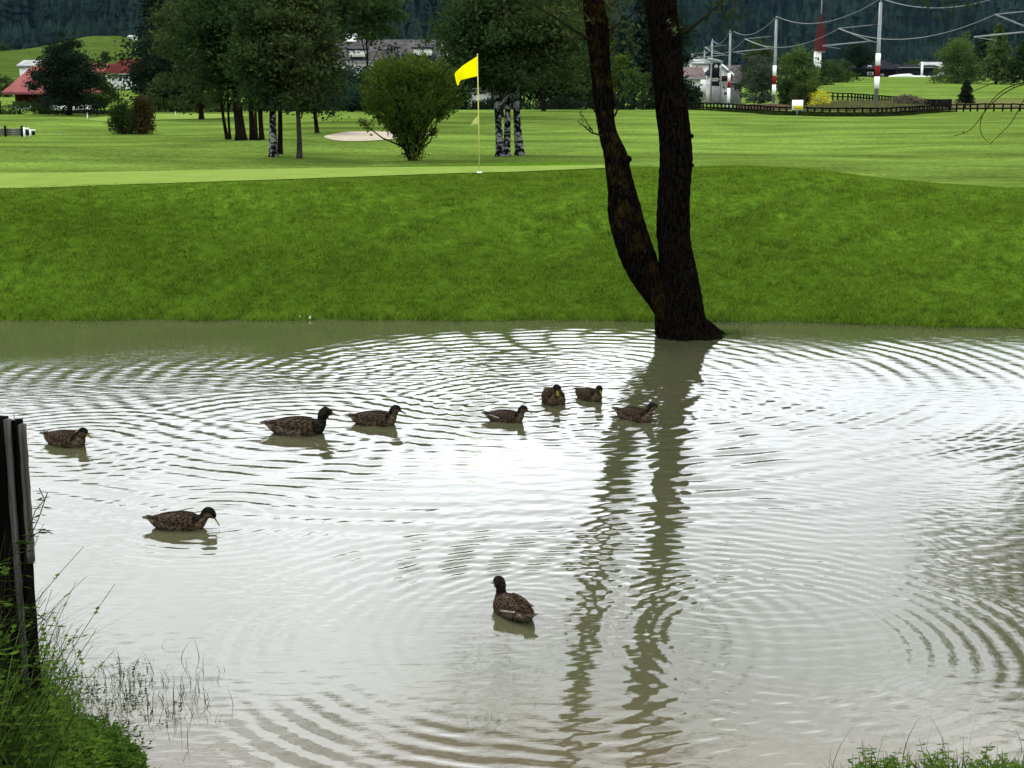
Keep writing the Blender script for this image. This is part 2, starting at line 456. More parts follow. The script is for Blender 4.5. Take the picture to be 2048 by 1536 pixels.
src(1270, 755, 0.25, .0017, 1.2, 4.8, 0.8, 2.0, .2)
src(1200, 750, 0.30, .0034, 2.6, 5.0, 0.7, 1.0, .1, -0.25)
src(1240, 835, 0.15, .0009, 0.3, 2.4, 0.4, 0.7)
src(1020, 840, 0.16, .0009, 0.2, 1.2, 0.3, 0.9)
src(600, 865, 0.18, .0010, 0.3, 1.6, 0.4, 1.9)
src(430, 1040, 0.12, .0009, 0.1, 0.8, 0.3, 1.0)
src(150, 885, 0.15, .0009, 0.2, 1.2, 0.3, 1.0)
src(1040, 1235, 0.085, .0003, 0.12, 0.5, 0.15, 1.0)
src(1500, 1120, 0.11, .0006, 0.6, 2.1, 0.5, 1.7)
src(1650, 980, 0.15, .0006, 0.4, 2.2, 0.6, 0.4)
src(-300, 1150, 0.16, .0006, 1.2, 3.0, 0.5, 2.2)
src(2500, 1050, 0.13, .0011, 0.3, 2.6, 0.4, 0.5)
wx = sinh_axis(-42, 42, [(-42,-16,40),(-16,-8.5,60),(-8.5,8.5,560),(8.5,16,60),(16,42,40)])
wy = sinh_axis(3.5, 22, [(3.5,5.6,20),(5.6,9,190),(9,13,190),(13,18.5,200),(18.5,22,30)])
WX, WY = np.meshgrid(wx, wy)
_pl = [wpt(a, b) for a, b in ((-900, 745), (0, 732), (230, 728), (450, 722), (640, 690), (800, 668), (1000, 658), (1350, 656), (1500, 690), (1700, 696), (1850, 674), (2300, 662))]
lim_y = np.interp(WX, [q[0] for q in _pl], [q[1] for q in _pl])
calm = sm(-0.35, 0.25, WY - lim_y - 0.12*np.sin(WX*3.1) - .08*np.sin(WX*7.3))     # wind shadow strip under the bank
WZ = sinusoids(WX, WY, S) * (1 - .93*calm)
def chop(x, y, s, seed, dirspread=0.9, n=16):
    r = np.random.RandomState(seed); o = 0
    for i in range(n):
        a = pi/2 + r.normal()*dirspread; k = s*(0.6 + r.rand()*1.2)
        o = o + np.sin((x*cos(a) + y*sin(a))*k + r.rand()*6.28) / sqrt(n)
    return o
def wake(u, v, yaw, A, L):
    cx, cy = wpt(u, v); a = radians(yaw); hx, hy = cos(a), sin(a)
    sx = -((WX-cx)*hx + (WY-cy)*hy) + .12; lx = np.abs(-(WX-cx)*hy + (WY-cy)*hx)
    q = (lx - .33*np.maximum(sx, 0)) / .042
    return A * sm(0, .15, sx) * np.exp(-np.maximum(sx, 0)/L) * np.exp(-q*q*.35) * np.cos(q*1.9) * (1 + .4*np.sin(sx*23))
WZ = WZ + wake(170, 889, -18, .0030, .7) + wake(655, 866, -4, .0040, 1.0) + wake(795, 850, -8, .0035, .9) + wake(1045, 843, -14, .0030, .7) + wake(1107, 806, -82, .0030, .5) \
    + wake(1185, 800, -58, .0025, .5) + wake(1290, 840, -30, .0028, .6) + wake(420, 1056, -4, .0022, .6) + wake(1018, 1215, 112, .0022, .45)
cxy = wpt(860, 735)
scuf = np.exp(-((WX - cxy[0]) / 1.9)**2 - ((WY - cxy[1]) / 1.1)**2)
cxy = wpt(1270, 770)
scuf = scuf + 0.8*np.exp(-((WX - cxy[0]) / 0.9)**2 - ((WY - cxy[1]) / 1.0)**2)
rt = sm(1.8, 2.6, WX) * (1 - sm(10, 12, WY)) * 0.5 + (1 - sm(6.2, 7.5, WY)) * 0.6
rt2 = (1 - sm(8.0, 10.5, WY)) * np.clip(.55 + .9*wob(WX, WY, 1.7, 55), 0, 1.2)
WZ = WZ + (0.0020 * scuf * chop(WX, WY, 30, 4, 1.0) + 0.0005 * rt * chop(WX, WY, 52, 6, 1.1) + .00034 * rt2 * chop(WX, WY, 78, 14, 1.2, 22) + 0.00030 * chop(WX, WY, 24, 8, 0.35) + .00026 * chop(WX, WY, 60, 12, .3)) * (1 - .9*calm)
nx, ny = len(wx), len(wy)
i = np.arange(ny-1)[:, None]; j = np.arange(nx-1)[None, :]
Q = np.stack([i*nx+j, i*nx+j+1, (i+1)*nx+j+1, (i+1)*nx+j], -1).reshape(-1, 4)
mb = MB(); mb.add(np.stack([WX, WY, WZ], -1), Q)
WATER, n, l, b = principled('muddy_water', (.02, .02, .012), 0.03, 0.5)
b.inputs['IOR'].default_value = 1.45
tc = n.new('ShaderNodeTexCoord')
t1 = n.new('ShaderNodeTexNoise'); t1.inputs['Scale'].default_value = 11; t1.inputs['Detail'].default_value = 3
mp = n.new('ShaderNodeMapping'); mp.inputs['Scale'].default_value = (0.4, 1.9, 1); l.new(tc.outputs['Object'], mp.inputs[0]); l.new(mp.outputs[0], t1.inputs['Vector'])
bp = n.new('ShaderNodeBump'); bp.inputs['Strength'].default_value = 0.3; bp.inputs['Distance'].default_value = 0.004
l.new(t1.outputs['Fac'], bp.inputs['Height']); l.new(bp.outputs[0], b.inputs['Normal'])
t2 = n.new('ShaderNodeTexNoise'); t2.inputs['Scale'].default_value = 0.8; t2.inputs['Detail'].default_value = 4; l.new(tc.outputs['Object'], t2.inputs['Vector'])
rp = n.new('ShaderNodeValToRGB'); rp.color_ramp.elements[0].position = .35; rp.color_ramp.elements[1].position = .7
rp.color_ramp.elements[0].color = (.034, .038, .017, 1); rp.color_ramp.elements[1].color = (.041, .039, .022, 1)
l.new(t2.outputs['Fac'], rp.inputs[0]); sx_ = n.new('ShaderNodeSeparateXYZ'); l.new(tc.outputs['Object'], sx_.inputs[0])
ad = n.new('ShaderNodeMath'); ad.operation = 'MULTIPLY_ADD'; ad.inputs[1].default_value = 1.8; l.new(t2.outputs['Fac'], ad.inputs[0]); l.new(sx_.outputs['Y'], ad.inputs[2])
sh = n.new('ShaderNodeMapRange'); sh.inputs['From Min'].default_value = 6.8; sh.inputs['From Max'].default_value = 8.0; sh.inputs['To Min'].default_value = 1; sh.inputs['To Max'].default_value = 0; l.new(ad.outputs[0], sh.inputs['Value'])
mxs = n.new('ShaderNodeMixRGB'); mxs.inputs[2].default_value = (.058, .048, .028, 1); l.new(sh.outputs[0], mxs.inputs['Fac']); l.new(rp.outputs[0], mxs.inputs[1]); l.new(mxs.outputs[0], b.inputs['Base Color'])
water = mb.build('water', WATER, smooth=True); water['kind'] = 'structure'

# ------------------------------------------------------------------ trees
def ellipsoid_clumps(rng, n, c, r, inner=0.45, taper=0.0, rag=0.27):
    d = rng.normal(size=(n, 3)); d /= np.linalg.norm(d, axis=1)[:, None]
    q = inner + (1 - inner) * rng.rand(n) ** 0.6
    q = q * (1 + rag * rng.normal(size=n))
    p = d * q[:, None]
    if taper: p[:, :2] *= (1 - taper * p[:, 2:3])
    return np.asarray(c) + p * np.asarray(r)

def leafy_tree(name, label, cat, base, top, rx, cb, leafm, barkm=BARK, seed=1, nclump=60, nleaf=110, lsize=0.16, tr=0.12,
               group=None, taper=0.25, lean=(0, 0), stems=None, ry=None, inner=0.4, clr=0.3, limbs=7, aspect=0.5):
    """base (x,y,z), top z, crown half width rx, crown bottom z cb"""
    rng = np.random.RandomState(seed)
    bx, by, bz = base
    r = root(name, label, cat, base, group)
    c = np.array([bx + lean[0], by + lean[1], (top + cb) / 2]); R = np.array([rx, ry or rx, (top - cb) / 2])
    R = R * 0.90
    cl = ellipsoid_clumps(rng, nclump, c, R, inner, taper)
    m = MB()
    for k, q in enumerate(cl):
        nl = int(nleaf * (0.6 + 0.8*rng.rand()))
        rr = rx * clr * (0.7 + 0.6*rng.rand())
        pts = q + rng.normal(size=(nl, 3)) * np.array([rr, rr, rr*0.55]) * 0.62
        pts = pts[pts[:, 2] > bz + 0.05]
        m.leaves(pts, lsize, rng, aspect, 0.25)
    crown = pb(m, 'crown', leafm, r)
    stems = stems or [(0, 0, 0, 0, tr)]
    for (ox, oy, lx, ly, rr) in stems:
        t = MB()
        zt = cb + (top - cb) * 0.62
        k = 14
        tt = np.linspace(0, 1, k)
        ptsx = np.column_stack([bx + ox + lx*tt + lean[0]*tt*0.6 + 0.05*rr*8*np.sin(tt*5 + seed), by + oy + ly*tt, bz - 0.1 + (zt - bz + 0.1)*tt])
        rad = rr * (1 - 0.72*tt) * (.88 + 0.3*np.exp(-tt*22))
        t.tube(ptsx, rad, 9)
        for q in cl[rng.choice(len(cl), min(limbs, len(cl)), replace=False)]:
            s0 = rng.randint(5, 11); p0 = ptsx[s0]
            mid = (p0 + q)/2 + np.array([0, 0, -0.08*rx]) + rng.normal(size=3)*0.05*rx
            t.tube(np.array([p0, mid, q]), [rad[s0]*0.55, rad[s0]*0.35, rad[s0]*0.12], 5, cap=False)
        pb(t, 'trunk', barkm, r, smooth=True)
    return r

def conifer(name, label, cat, base, top, rx, cb, leafm, seed=1, whorls=26, per=9, nl=13, lsize=0.3, tr=0.12, group=None, power=0.85, barkm=BARK):
    rng = np.random.RandomState(seed)
    bx, by, bz = base
    r = root(name, label, cat, base, group)
    m = MB(); t = MB()
    hh = top - cb
    for w in range(whorls):
        f = (w + 0.5) / whorls
        z = cb + hh * f
        L = rx * ((1 - f) ** power + 0.03) * (0.85 + 0.3*rng.rand())
        for k in range(per):
            a = rng.rand() * 2*pi
            Lk = L * (0.65 + 0.5*rng.rand())
            s = np.sqrt(rng.rand(nl)) * Lk
            ew = 0.16 * Lk + 0.03
            px = bx + np.cos(a)*s + rng.normal(size=nl)*ew*0.6; py = by + np.sin(a)*s + rng.normal(size=nl)*ew*0.6
            pz = z + 0.10*s - 0.30*s*s/max(rx, .1) - np.abs(rng.normal(size=nl))*0.12*lsize*3
            ok = pz > bz + 0.02
            d = np.tile([cos(a), sin(a), -0.45], (nl, 1))
            m.leaves(np.column_stack([px, py, pz])[ok], lsize, rng, 0.42, 0.3, d[ok])
            if w % 3 == 0 and k < 3:
                t.tube(np.array([[bx, by, z], [bx + cos(a)*Lk*.8, by + sin(a)*Lk*.8, z - .1*Lk]]), [tr*.2, tr*.05], 4, cap=False)
    m.leaves(np.array([[bx, by, top - lsize*0.3], [bx, by, top - lsize*.8]]), lsize*1.1, rng, 0.3, 0, np.array([[0, 0, 1.0], [0, 0, 1.0]]))
    pb(m, 'crown', leafm, r)
    t.tube(np.array([[bx, by, bz-.1], [bx, by, (bz+top)/2], [bx, by, top]]), [tr, tr*.6, tr*.1], 8)
    pb(t, 'trunk', barkm, r, smooth=True)
    return r

# birch bark: white with black lenticels and blotches
BIRCH, n, l, b = principled('birch_bark', (.5, .5, .48), .8, 0)
tc = n.new('ShaderNodeTexCoord'); mp = n.new('ShaderNodeMapping'); mp.inputs['Scale'].default_value = (6.5, 6.5, 10); l.new(tc.outputs['Object'], mp.inputs[0])
t = n.new('ShaderNodeTexNoise'); t.inputs['Scale'].default_value = 1.0; t.inputs['Detail'].default_value = 3; t.inputs['Roughness'].default_value = .65; l.new(mp.outputs[0], t.inputs['Vector'])
r = n.new('ShaderNodeValToRGB'); r.color_ramp.elements[0].position = .49; r.color_ramp.elements[1].position = .56
r.color_ramp.elements[0].color = (.003, .003, .003, 1); r.color_ramp.elements[1].color = (.15, .15, .155, 1)
l.new(t.outputs['Fac'], r.inputs[0]); l.new(r.outputs[0], b.inputs['Base Color'])

def ptree(kind, name, label, u, vb, vt, hw, vcb, leafm, D=None, cat='tree', **kw):
    """place a tree whose foot, top, crown edge were measured in the photo"""
    if D is None:
        x, y, z = ground_at(u, vb, 30)
    else:
        y = D; x = X_at(u, D); z = tz(x, y)
    top = Z_at(vt, y); cb = Z_at(vcb, y); rx = W_px(hw, y)
    if 'tw' in kw: kw['tr'] = W_px(kw.pop('tw'), y) / 2
    if 'stems_px' in kw:
        kw['stems'] = [(W_px(a, y), b, W_px(c, y), 0, W_px(w, y)/2) for a, b, c, w in kw.pop('stems_px')]
    f = leafy_tree if kind == 'leaf' else conifer
    return f(name, label, cat, (x, y, z), top, rx, cb, leafm, **kw)

# left foreground copse on the fairway
ptree('leaf', 'broadleaf_tree', 'large dark tree with the thickest black trunk of the copse left of the bunker', 478, 281, -112, 112, 215, L_DARK, nclump=150, nleaf=190, lsize=.16, seed=2, inner=.25,
      stems_px=[(0, 0, 0, 25), (22, .3, 6, 14), (36, .8, 2, 12)], clr=.27)
ptree('leaf', 'leaning_tree', 'thin tree with two slim leaning dark stems at the left edge of the copse', 455, 279, 60, 55, 215, L_OLIVE, nclump=34, nleaf=90, lsize=.14, seed=3,
      stems_px=[(0, 0, -16, 9), (3, .2, 0, 7)])
ptree('leaf', 'leaning_tree', 'thin forked stem growing between the grey trunks and the white birch', 515, 281, 40, 50, 210, L_DARK, nclump=34, nleaf=90, lsize=.14, seed=4,
      stems_px=[(0, 0, -4, 8), (4, .2, 14, 7)])
ptree('leaf', 'birch_tree', 'leaning birch with blotched white bark at the front of the left copse', 551, 314, -40, 82, 200, L_DARK, barkm=BIRCH, nclump=120, nleaf=170, lsize=.14, seed=5, inner=.25,
      stems_px=[(0, 0, -14, 20)])
ptree('leaf', 'broadleaf_tree', 'dark straight trunked tree directly behind the leaning white birch', 560, 308, -35, 65, 200, L_DARKEST, nclump=50, nleaf=110, lsize=.14, seed=6, tw=13)
ptree('leaf', 'broadleaf_tree', 'tree with a single slim grey trunk standing just right of the leaning birch', 597, 317, -50, 92, 210, L_OLIVE, barkm=BARK_GREY, nclump=120, nleaf=170, lsize=.14, seed=7, tw=13, inner=.25)
ptree('leaf', 'broadleaf_tree', 'small blue green tree with low spreading crown above the sand bunker', 632, 266, 128, 78, 228, L_BLUE, nclump=60, nleaf=110, lsize=.13, seed=8, tw=11, taper=.1)
# round bush in the middle
def vase_bush():
    x, y, z = ground_at(825, 321, 30)
    r = root('bush', 'large round green bush narrowing to a dark foot, left of the yellow flag', 'bush', (x, y, z))
    rng = np.random.RandomState(12)
    m = MB(); t = MB()
    Ht = Z_at(132, y) - z; R = W_px(98, y)
    for k in range(270):
        f = rng.rand() ** 0.62
        a = rng.rand()*2*pi
        prof = np.interp(f, [0, .12, .3, .42, .62, .82, 1], [.15, .20, .33, .58, .94, .94, .55])
        q = prof * R * (rng.rand() ** 0.5)
        p = np.array([x - .05 + cos(a)*q, y + sin(a)*q, z + f*Ht*0.95*(1 - .10*(q/R)**2) + .04])
        out = np.array([cos(a)*q/R, sin(a)*q/R, 0.75]); out /= np.linalg.norm(out)
        nl = 80
        s = rng.rand(nl)*0.42
        pts = p + out*s[:, None] + rng.normal(size=(nl, 3))*0.095
        m.leaves(pts, .095, rng, .5, .0, np.tile(out, (nl, 1)))
        if k % 4 == 0:
            t.tube(np.array([[x + cos(a)*.08, y + sin(a)*.08, z - .05], [x + cos(a)*q*.35, y + sin(a)*q*.35, z + f*Ht*.45], p]), [.03, .02, .008], 5, cap=False)
    for k in range(95):
        a = rng.rand()*2*pi; q = R*(.25 + .72*rng.rand()); zz = z + Ht*(1.0 - .42*(q/R)**2)*(.86 + .1*rng.rand())
        out = np.array([cos(a)*q/R*.8, sin(a)*q/R*.8, 1.0]); out /= np.linalg.norm(out)
        p0 = np.array([x + cos(a)*q, y + sin(a)*q, zz]); L_ = .16 + .30*rng.rand()**2
        t.tube(np.array([p0 - out*.2, p0 + out*L_]), [.006, .003], 4)
        m.leaves(p0 + out*(rng.rand(34)*L_)[:, None] + rng.normal(size=(34, 3))*.025, .085, rng, .5, .0, np.tile(out, (34, 1)))
    for (du, dv, du2, dv2) in [(10, -70, 62, -108), (-20, -78, -105, -80), (10, -60, 45, -62)]:
        p0 = np.array([x + W_px(5, y), y, z + .25]); p2 = np.array([x + W_px(du2, y), y, Z_at(321 + dv2, y)])
        p1 = (p0 + p2)/2 + np.array([W_px(10, y)*np.sign(du2), 0, -.05])
        t.tube(np.array([p0, p1, p2]), [.03, .022, .01], 5)
        for _ in range(6):
            m.leaves(p2 + (p1 - p2)*rng.rand()*.5 + rng.normal(size=(26, 3))*.07, .09, rng)
    pb(m, 'crown', L_BRIGHT, r); pb(t, 'stem', BARK, r, smooth=True)
vase_bush()
# centre birches
ptree('leaf', 'birch_tree', 'birch with black and white blotched trunk forking low, left of the centre pair', 1000, 313, -30, 115, 168, L_DARK, barkm=BIRCH, nclump=150, nleaf=180, lsize=.14, seed=14, inner=.2,
      stems_px=[(-4, 0, -2, 19), (8, .15, 22, 18)], clr=.25)
ptree('leaf', 'birch_tree', 'birch with single straight blotched white trunk, right of the forked birch', 1037, 311, -28, 112, 175, L_OLIVE, barkm=BIRCH, nclump=120, nleaf=180, lsize=.14, seed=15, inner=.2, tw=21, clr=.25)
ptree('leaf', 'broadleaf_tree', 'dark trunked tree standing behind the gap between the blotched birch trunks', 1003, 235, -75, 130, 165, L_DARK, nclump=110, nleaf=120, lsize=.22, seed=16, tw=13, inner=.25)
ptree('leaf', 'broadleaf_tree', 'slim dark tree on the far fairway, nearest to the right of the birches', 1089, 222, -50, 88, 178, L_DARK, nclump=80, nleaf=120, lsize=.24, seed=17, tw=9, inner=.25)
ptree('leaf', 'broadleaf_tree', 'dark trunked tree with grey green hanging crown, left of the leaning foreground trunk', 1148, 219, -70, 88, 172, L_OLIVE, nclump=90, nleaf=120, lsize=.24, seed=18, tw=12, inner=.25)
ptree('leaf', 'young_tree', 'young tree with thin forked pale stem close behind the leaning foreground trunk', 1190, 224, 60, 45, 185, L_MID, nclump=26, nleaf=80, lsize=.2, seed=19, stems_px=[(0, 0, -10, 6), (2, .2, 4, 6)], barkm=BARK_GREY)
ptree('leaf', 'broadleaf_tree', 'dark crown above the flag, between the round bush and the birches', 940, 214, -20, 66, 172, L_DARK, nclump=80, nleaf=110, lsize=.26, seed=20, tw=10, inner=.3)
ptree('leaf', 'broadleaf_tree', 'dark rounded tree rising directly behind the round green bush', 800, 214, 108, 52, 215, L_DARKEST, nclump=60, nleaf=110, lsize=.24, seed=21, tw=10, inner=.3, D=98)
ptree('leaf', 'broadleaf_tree', 'deep green tree between the bunker and the long grey roofed building', 705, 214, 132, 60, 225, L_BLUE, nclump=55, nleaf=110, lsize=.24, seed=22, tw=10, D=96)
for k, (u, D_, vt, hw, lm_, lab) in enumerate([
    (560, 128, -60, 80, L_DARKEST, 'tall dark tree behind the left copse, above the slim grey trunk'),
    (480, 150, -70, 80, L_DARK, 'tall dark tree far behind the thickest black trunk'),
    (735, 150, -45, 70, L_MID, 'dark tree whose top fills the frame above the long grey roof'),
    (865, 128, 142, 62, L_DARKEST, 'dark low tree below the right half of the long grey roof'),
    (985, 132, -40, 52, L_DARKEST, 'blackish tree behind the flag cloth'),
    (1040, 140, -50, 75, L_DARKEST, 'blackish tree far behind the single blotched birch'),
    (1120, 135, 40, 62, L_DARK, 'dark tree behind the two slim dark trees of the far fairway'),
    (1190, 145, -40, 62, L_OLIVE, 'grey olive tree directly behind the leaning foreground trunk'),
    (1320, 160, -30, 60, L_DARKEST, 'blackish tree directly behind the thick upright foreground trunk'),
    (770, 122, 150, 70, L_DARKEST, 'low dark tree filling the space under the long grey roof'),
    (640, 118, 135, 56, L_BLUE, 'dark green tree between the slim grey trunk and the bunker, far back')]):
    ptree('leaf', 'broadleaf_tree', lab, u, 200, vt, hw, 74 if u == 735 else 222, lm_, D=D_, seed=230+k, nclump=120, nleaf=120, lsize=.42, tr=.18, inner=.3, taper=.1)
# behind the gap of the twin trunks
ptree('conifer', 'spruce_tree', 'tall dark spruce showing in the gap between the two foreground trunks', 1285, 205, -40, 62, 205, L_SPRUCE, D=150, seed=23, lsize=.55, tr=.2, whorls=26, per=8)
ptree('conifer', 'spruce_tree', 'blue green spruce immediately right of the leaning foreground trunk', 1245, 206, 30, 42, 206, L_BLUE, D=135, seed=24, lsize=.45, tr=.18)
ptree('leaf', 'broadleaf_tree', 'pale yellow green small tree seen low in the gap between the foreground trunks', 1236, 208, 88, 26, 200, L_BRIGHT, D=118, seed=25, nclump=30, nleaf=80, lsize=.2, tr=.08)
ptree('leaf', 'broadleaf_tree', 'olive round tree low in the gap just left of the thick upright trunk', 1268, 208, 128, 30, 203, L_MID, D=112, seed=26, nclump=30, nleaf=80, lsize=.2, tr=.08)
ptree('leaf', 'broadleaf_tree', 'dark tree against the mountain, behind the white village houses on their left', 1385, 205, 95, 32, 205, L_DARK, D=300, seed=27, nclump=40, nleaf=80, lsize=.5, tr=.2)
# left side, village edge
ptree('leaf', 'broadleaf_tree', 'large round very dark tree standing right against the red roofed farmhouse', 140, 232, 66, 66, 240, L_DARKEST, D=88, nclump=150, nleaf=130, lsize=.17, seed=31, tw=12, taper=.42, inner=.35, clr=.22)
ptree('leaf', 'broadleaf_tree', 'mid green small tree between the big dark tree and the rusty bush', 208, 232, 138, 34, 228, L_MID, D=92, nclump=44, nleaf=90, lsize=.16, seed=32, tr=.08)
ptree('leaf', 'broadleaf_tree', 'small olive tree standing on the meadow above the pink roof', 218, 125, 103, 12, 124, L_OLIVE, D=300, nclump=18, nleaf=50, lsize=.45, seed=33, tr=.1)
ptree('conifer', 'spruce_tree', 'tall blackish spruce at the left edge of the big trees, beside the chalets', 318, 215, -90, 60, 196, L_SPRUCE, D=118, seed=34, lsize=.42, tr=.2, whorls=36, per=10)
ptree('leaf', 'broadleaf_tree', 'dark broad tree hiding the right chalet, in front of the blackish spruce', 345, 222, 58, 75, 218, L_DARKEST, D=100, nclump=110, nleaf=130, lsize=.26, seed=35, tr=.15, inner=.3)
ptree('leaf', 'broadleaf_tree', 'tall olive crowned tree left of the thick black trunk, high above the hedge', 405, 222, -60, 78, 205, L_OLIVE, D=82, nclump=130, nleaf=150, lsize=.24, seed=36, tr=.16, inner=.3)
ptree('conifer', 'spruce_tree', 'dark spruce behind the copse, above the small blue green tree', 645, 215, -20, 60, 200, L_SPRUCE, D=125, seed=37, lsize=.42, tr=.18, whorls=30)
def bush(name, label, u, vb, vt, hw, leafm, D=None, seed=1, n=34, nl=80, ls=.1, cat='bush', group=None):
    if D is None: x, y, z = ground_at(u, vb, 30)
    else: y = D; x = X_at(u, D); z = tz(x, y)
    rng = np.random.RandomState(seed)
    r = root(name, label, cat, (x, y, z), group)
    Ht = Z_at(vt, y) - z; R = W_px(hw, y)
    m = MB(); t = MB()
    for k in range(n):
        a = rng.rand()*2*pi; f = rng.rand()
        q = R * .85 * sqrt(rng.rand()) * (1 - .35*f*f)
        p = np.array([x + cos(a)*q, y + sin(a)*q, z + .08*Ht + f*Ht*.82])
        pts = p + rng.normal(size=(nl, 3))*np.array([R*.16, R*.16, Ht*.09])
        pts[:, 2] = np.maximum(pts[:, 2], z + .02)
        m.leaves(pts, ls, rng, .5)
        if k % 5 == 0: t.tube(np.array([[x, y, z-.05], p]), [R*.05, R*.015], 5, cap=False)
    pb(m, 'foliage', leafm, r); pb(t, 'stem', BARK, r)
    return r
bush('bush', 'trimmed dark green bush, left half of the pair on the near left fairway', 246, 268, 203, 30, L_MID, seed=41, n=60, nl=100, ls=.09)
bush('bush', 'rusty brown green bush, right half of the pair on the near left fairway', 287, 268, 194, 30, L_RUST, seed=42, n=60, nl=100, ls=.09)
def hedge(label, pts, vt, leafm, D, seed, depth=1.6, ls=.18, dens=70):
    rng = np.random.RandomState(seed)
    x0, x1 = X_at(pts[0], D), X_at(pts[1], D)
    z = tz((x0+x1)/2, D)
    r = root('hedge', label, 'hedge', ((x0+x1)/2, D, z))
    m = MB(); n = int(abs(x1-x0) * dens / 12)
    for k in range(n):
        xx = x0 + (x1-x0)*rng.rand()
        zz = tz(xx, D)
        Ht = (Z_at(vt, D) - zz) * (0.78 + .22*sin(xx*1.1+seed) * sin(xx*.47))
        p = np.array([xx, D + rng.normal()*depth*.3, zz + rng.rand()*Ht*.85])
        q = p + rng.normal(size=(70, 3))*np.array([.3, .25, Ht*.1]); q[:, 2] = np.maximum(q[:, 2], zz + .02)
        m.leaves(q, ls, rng, .5)
    pb(m, 'foliage', leafm, r)
    t = MB()
    for k in range(int(abs(x1-x0))):
        xx = x0 + (x1-x0)*(k+.5)/int(abs(x1-x0)); zz = tz(xx, D)
        t.tube(np.array([[xx, D, zz-.1], [xx + .1, D, zz + .8]]), [.06, .03], 5)
    pb(t, 'stem', BARK, r, kind='stuff')
hedge('dark untrimmed hedge in front of the red roofed farmhouse at the left edge', (-60, 100), 196, L_DARK, 90, 51, ls=.15, dens=120)
hedge('low dark hedge at the foot of the big dark tree left of the bush pair', (85, 250), 216, L_DARKEST, 93, 52, ls=.15, dens=110)
hedge('green hedge along the far side of the fairway behind the left copse', (295, 480), 192, L_MID, 99, 53, ls=.17, dens=120)
hedge('dark hedge along the far side of the fairway right of the copse', (480, 740), 196, L_DARK, 101, 54, ls=.17, dens=120)
hedge('dark low hedge behind the birches along the far edge of the fairway', (880, 1330), 186, L_DARKEST, 118, 55, ls=.2, dens=80)

# right side
ptree('leaf', 'broadleaf_tree', 'tall olive poplar like tree just left of the second red and white mast', 1512, 205, 58, 34, 225, L_OLIVE, D=235, seed=61, nclump=60, nleaf=90, lsize=.42, tr=.2)
ptree('leaf', 'broadleaf_tree', 'grey green willow like tree at the left foot of the second mast', 1522, 205, 108, 34, 232, L_GREY, D=190, seed=62, nclump=60, nleaf=90, lsize=.32, tr=.15)
ptree('leaf', 'broadleaf_tree', 'bright green round tree between the second mast and the church spire', 1590, 190, 91, 40, 215, L_FRESH, D=205, seed=63, nclump=90, nleaf=120, lsize=.36, tr=.15)
ptree('leaf', 'broadleaf_tree', 'mid green round tree directly below the church spire on its right', 1668, 165, 112, 38, 205, L_MID, D=240, seed=64, nclump=55, nleaf=90, lsize=.38, tr=.15)
ptree('leaf', 'broadleaf_tree', 'dark green low tree under the church tower, right of the bright round tree', 1640, 170, 124, 26, 200, L_DARK, D=220, seed=65, nclump=36, nleaf=90, lsize=.36, tr=.15)
ptree('leaf', 'pine_tree', 'flat topped dark pine left of the nearest mast, before the dark roofed house', 1712, 163, 82, 32, 140, L_DARKEST, D=270, seed=66, nclump=40, nleaf=90, lsize=.42, tr=.25, taper=0)
ptree('leaf', 'broadleaf_tree', 'grey green pale tree standing between the nearest mast and the dark shed', 1790, 150, 112, 24, 180, L_GREY, D=420, seed=67, nclump=34, nleaf=70, lsize=.6, tr=.2)
ptree('leaf', 'broadleaf_tree', 'leftmost leafy green tree of the tall row on the right meadow', 1912, 158, 68, 44, 195, L_FRESH, D=230, seed=68, nclump=90, nleaf=100, lsize=.36, tr=.2)
ptree('conifer', 'spruce_tree', 'broad pointed tree in the middle of the row on the right meadow', 1990, 156, 46, 46, 156, L_FRESH, D=225, seed=69, lsize=.65, tr=.25, whorls=28, per=10)
ptree('conifer', 'spruce_tree', 'dark tree at the right picture edge of the meadow row', 2048, 156, 55, 36, 156, L_DARK, D=222, seed=70, lsize=.65, tr=.25, whorls=28, per=10)
ptree('conifer', 'spruce_tree', 'dark spruce peeping out behind the middle of the right meadow row', 1962, 156, 60, 40, 150, L_SPRUCE, D=260, seed=71, lsize=.7, tr=.25, whorls=24, per=9)
ptree('conifer', 'fir_tree', 'small dark fir standing alone behind the rail fence at the right', 1930, 203, 160, 18, 203, L_DARKEST, D=121, seed=72, lsize=.22, tr=.06, whorls=20, per=9, power=.6)
for k, (u, vt, hw, D_) in enumerate([(1822, 120, 22, 460), (1858, 124, 20, 470), (1752, 122, 20, 480), (1880, 116, 16, 500), (1700, 118, 22, 500)]):
    ptree('leaf', 'broadleaf_tree', ['hazy grey green tree behind the long dark shed, left of its middle', 'hazy grey green tree behind the right half of the long dark shed',
        'hazy tree rising right behind the dark roofed house', 'hazy tree between the dark shed and the tall meadow row', 'hazy tree behind the flat topped pine'][k], u, 155, vt, hw, 156, L_GREY if k % 2 else L_MID, D=D_, seed=80+k, nclump=34, nleaf=60, lsize=.75, tr=.2)
bush('bush', 'dark thicket at the right foot of the second mast', 1572, 206, 158, 22, L_DARK, D=135, seed=91, ls=.22, n=30)
bush('bush', 'pale olive thicket behind the yellow and white sign', 1602, 206, 166, 26, L_OLIVE, D=130, seed=92, ls=.2, n=34)
bush('bush', 'green shrub with pale top right of the sign, left of the goldenrod', 1618, 196, 160, 18, L_BRIGHT, D=150, seed=93, ls=.22, n=26)
bush('goldenrod', 'bright yellow flowering goldenrod clump right above the sign', 1640, 202, 178, 24, L_YELLOW, D=128, seed=94, ls=.10, n=26, nl=60)
bush('bush', 'dark green bush in front of the white village houses', 1385, 206, 170, 22, L_DARK, D=160, seed=95, ls=.28, n=30)
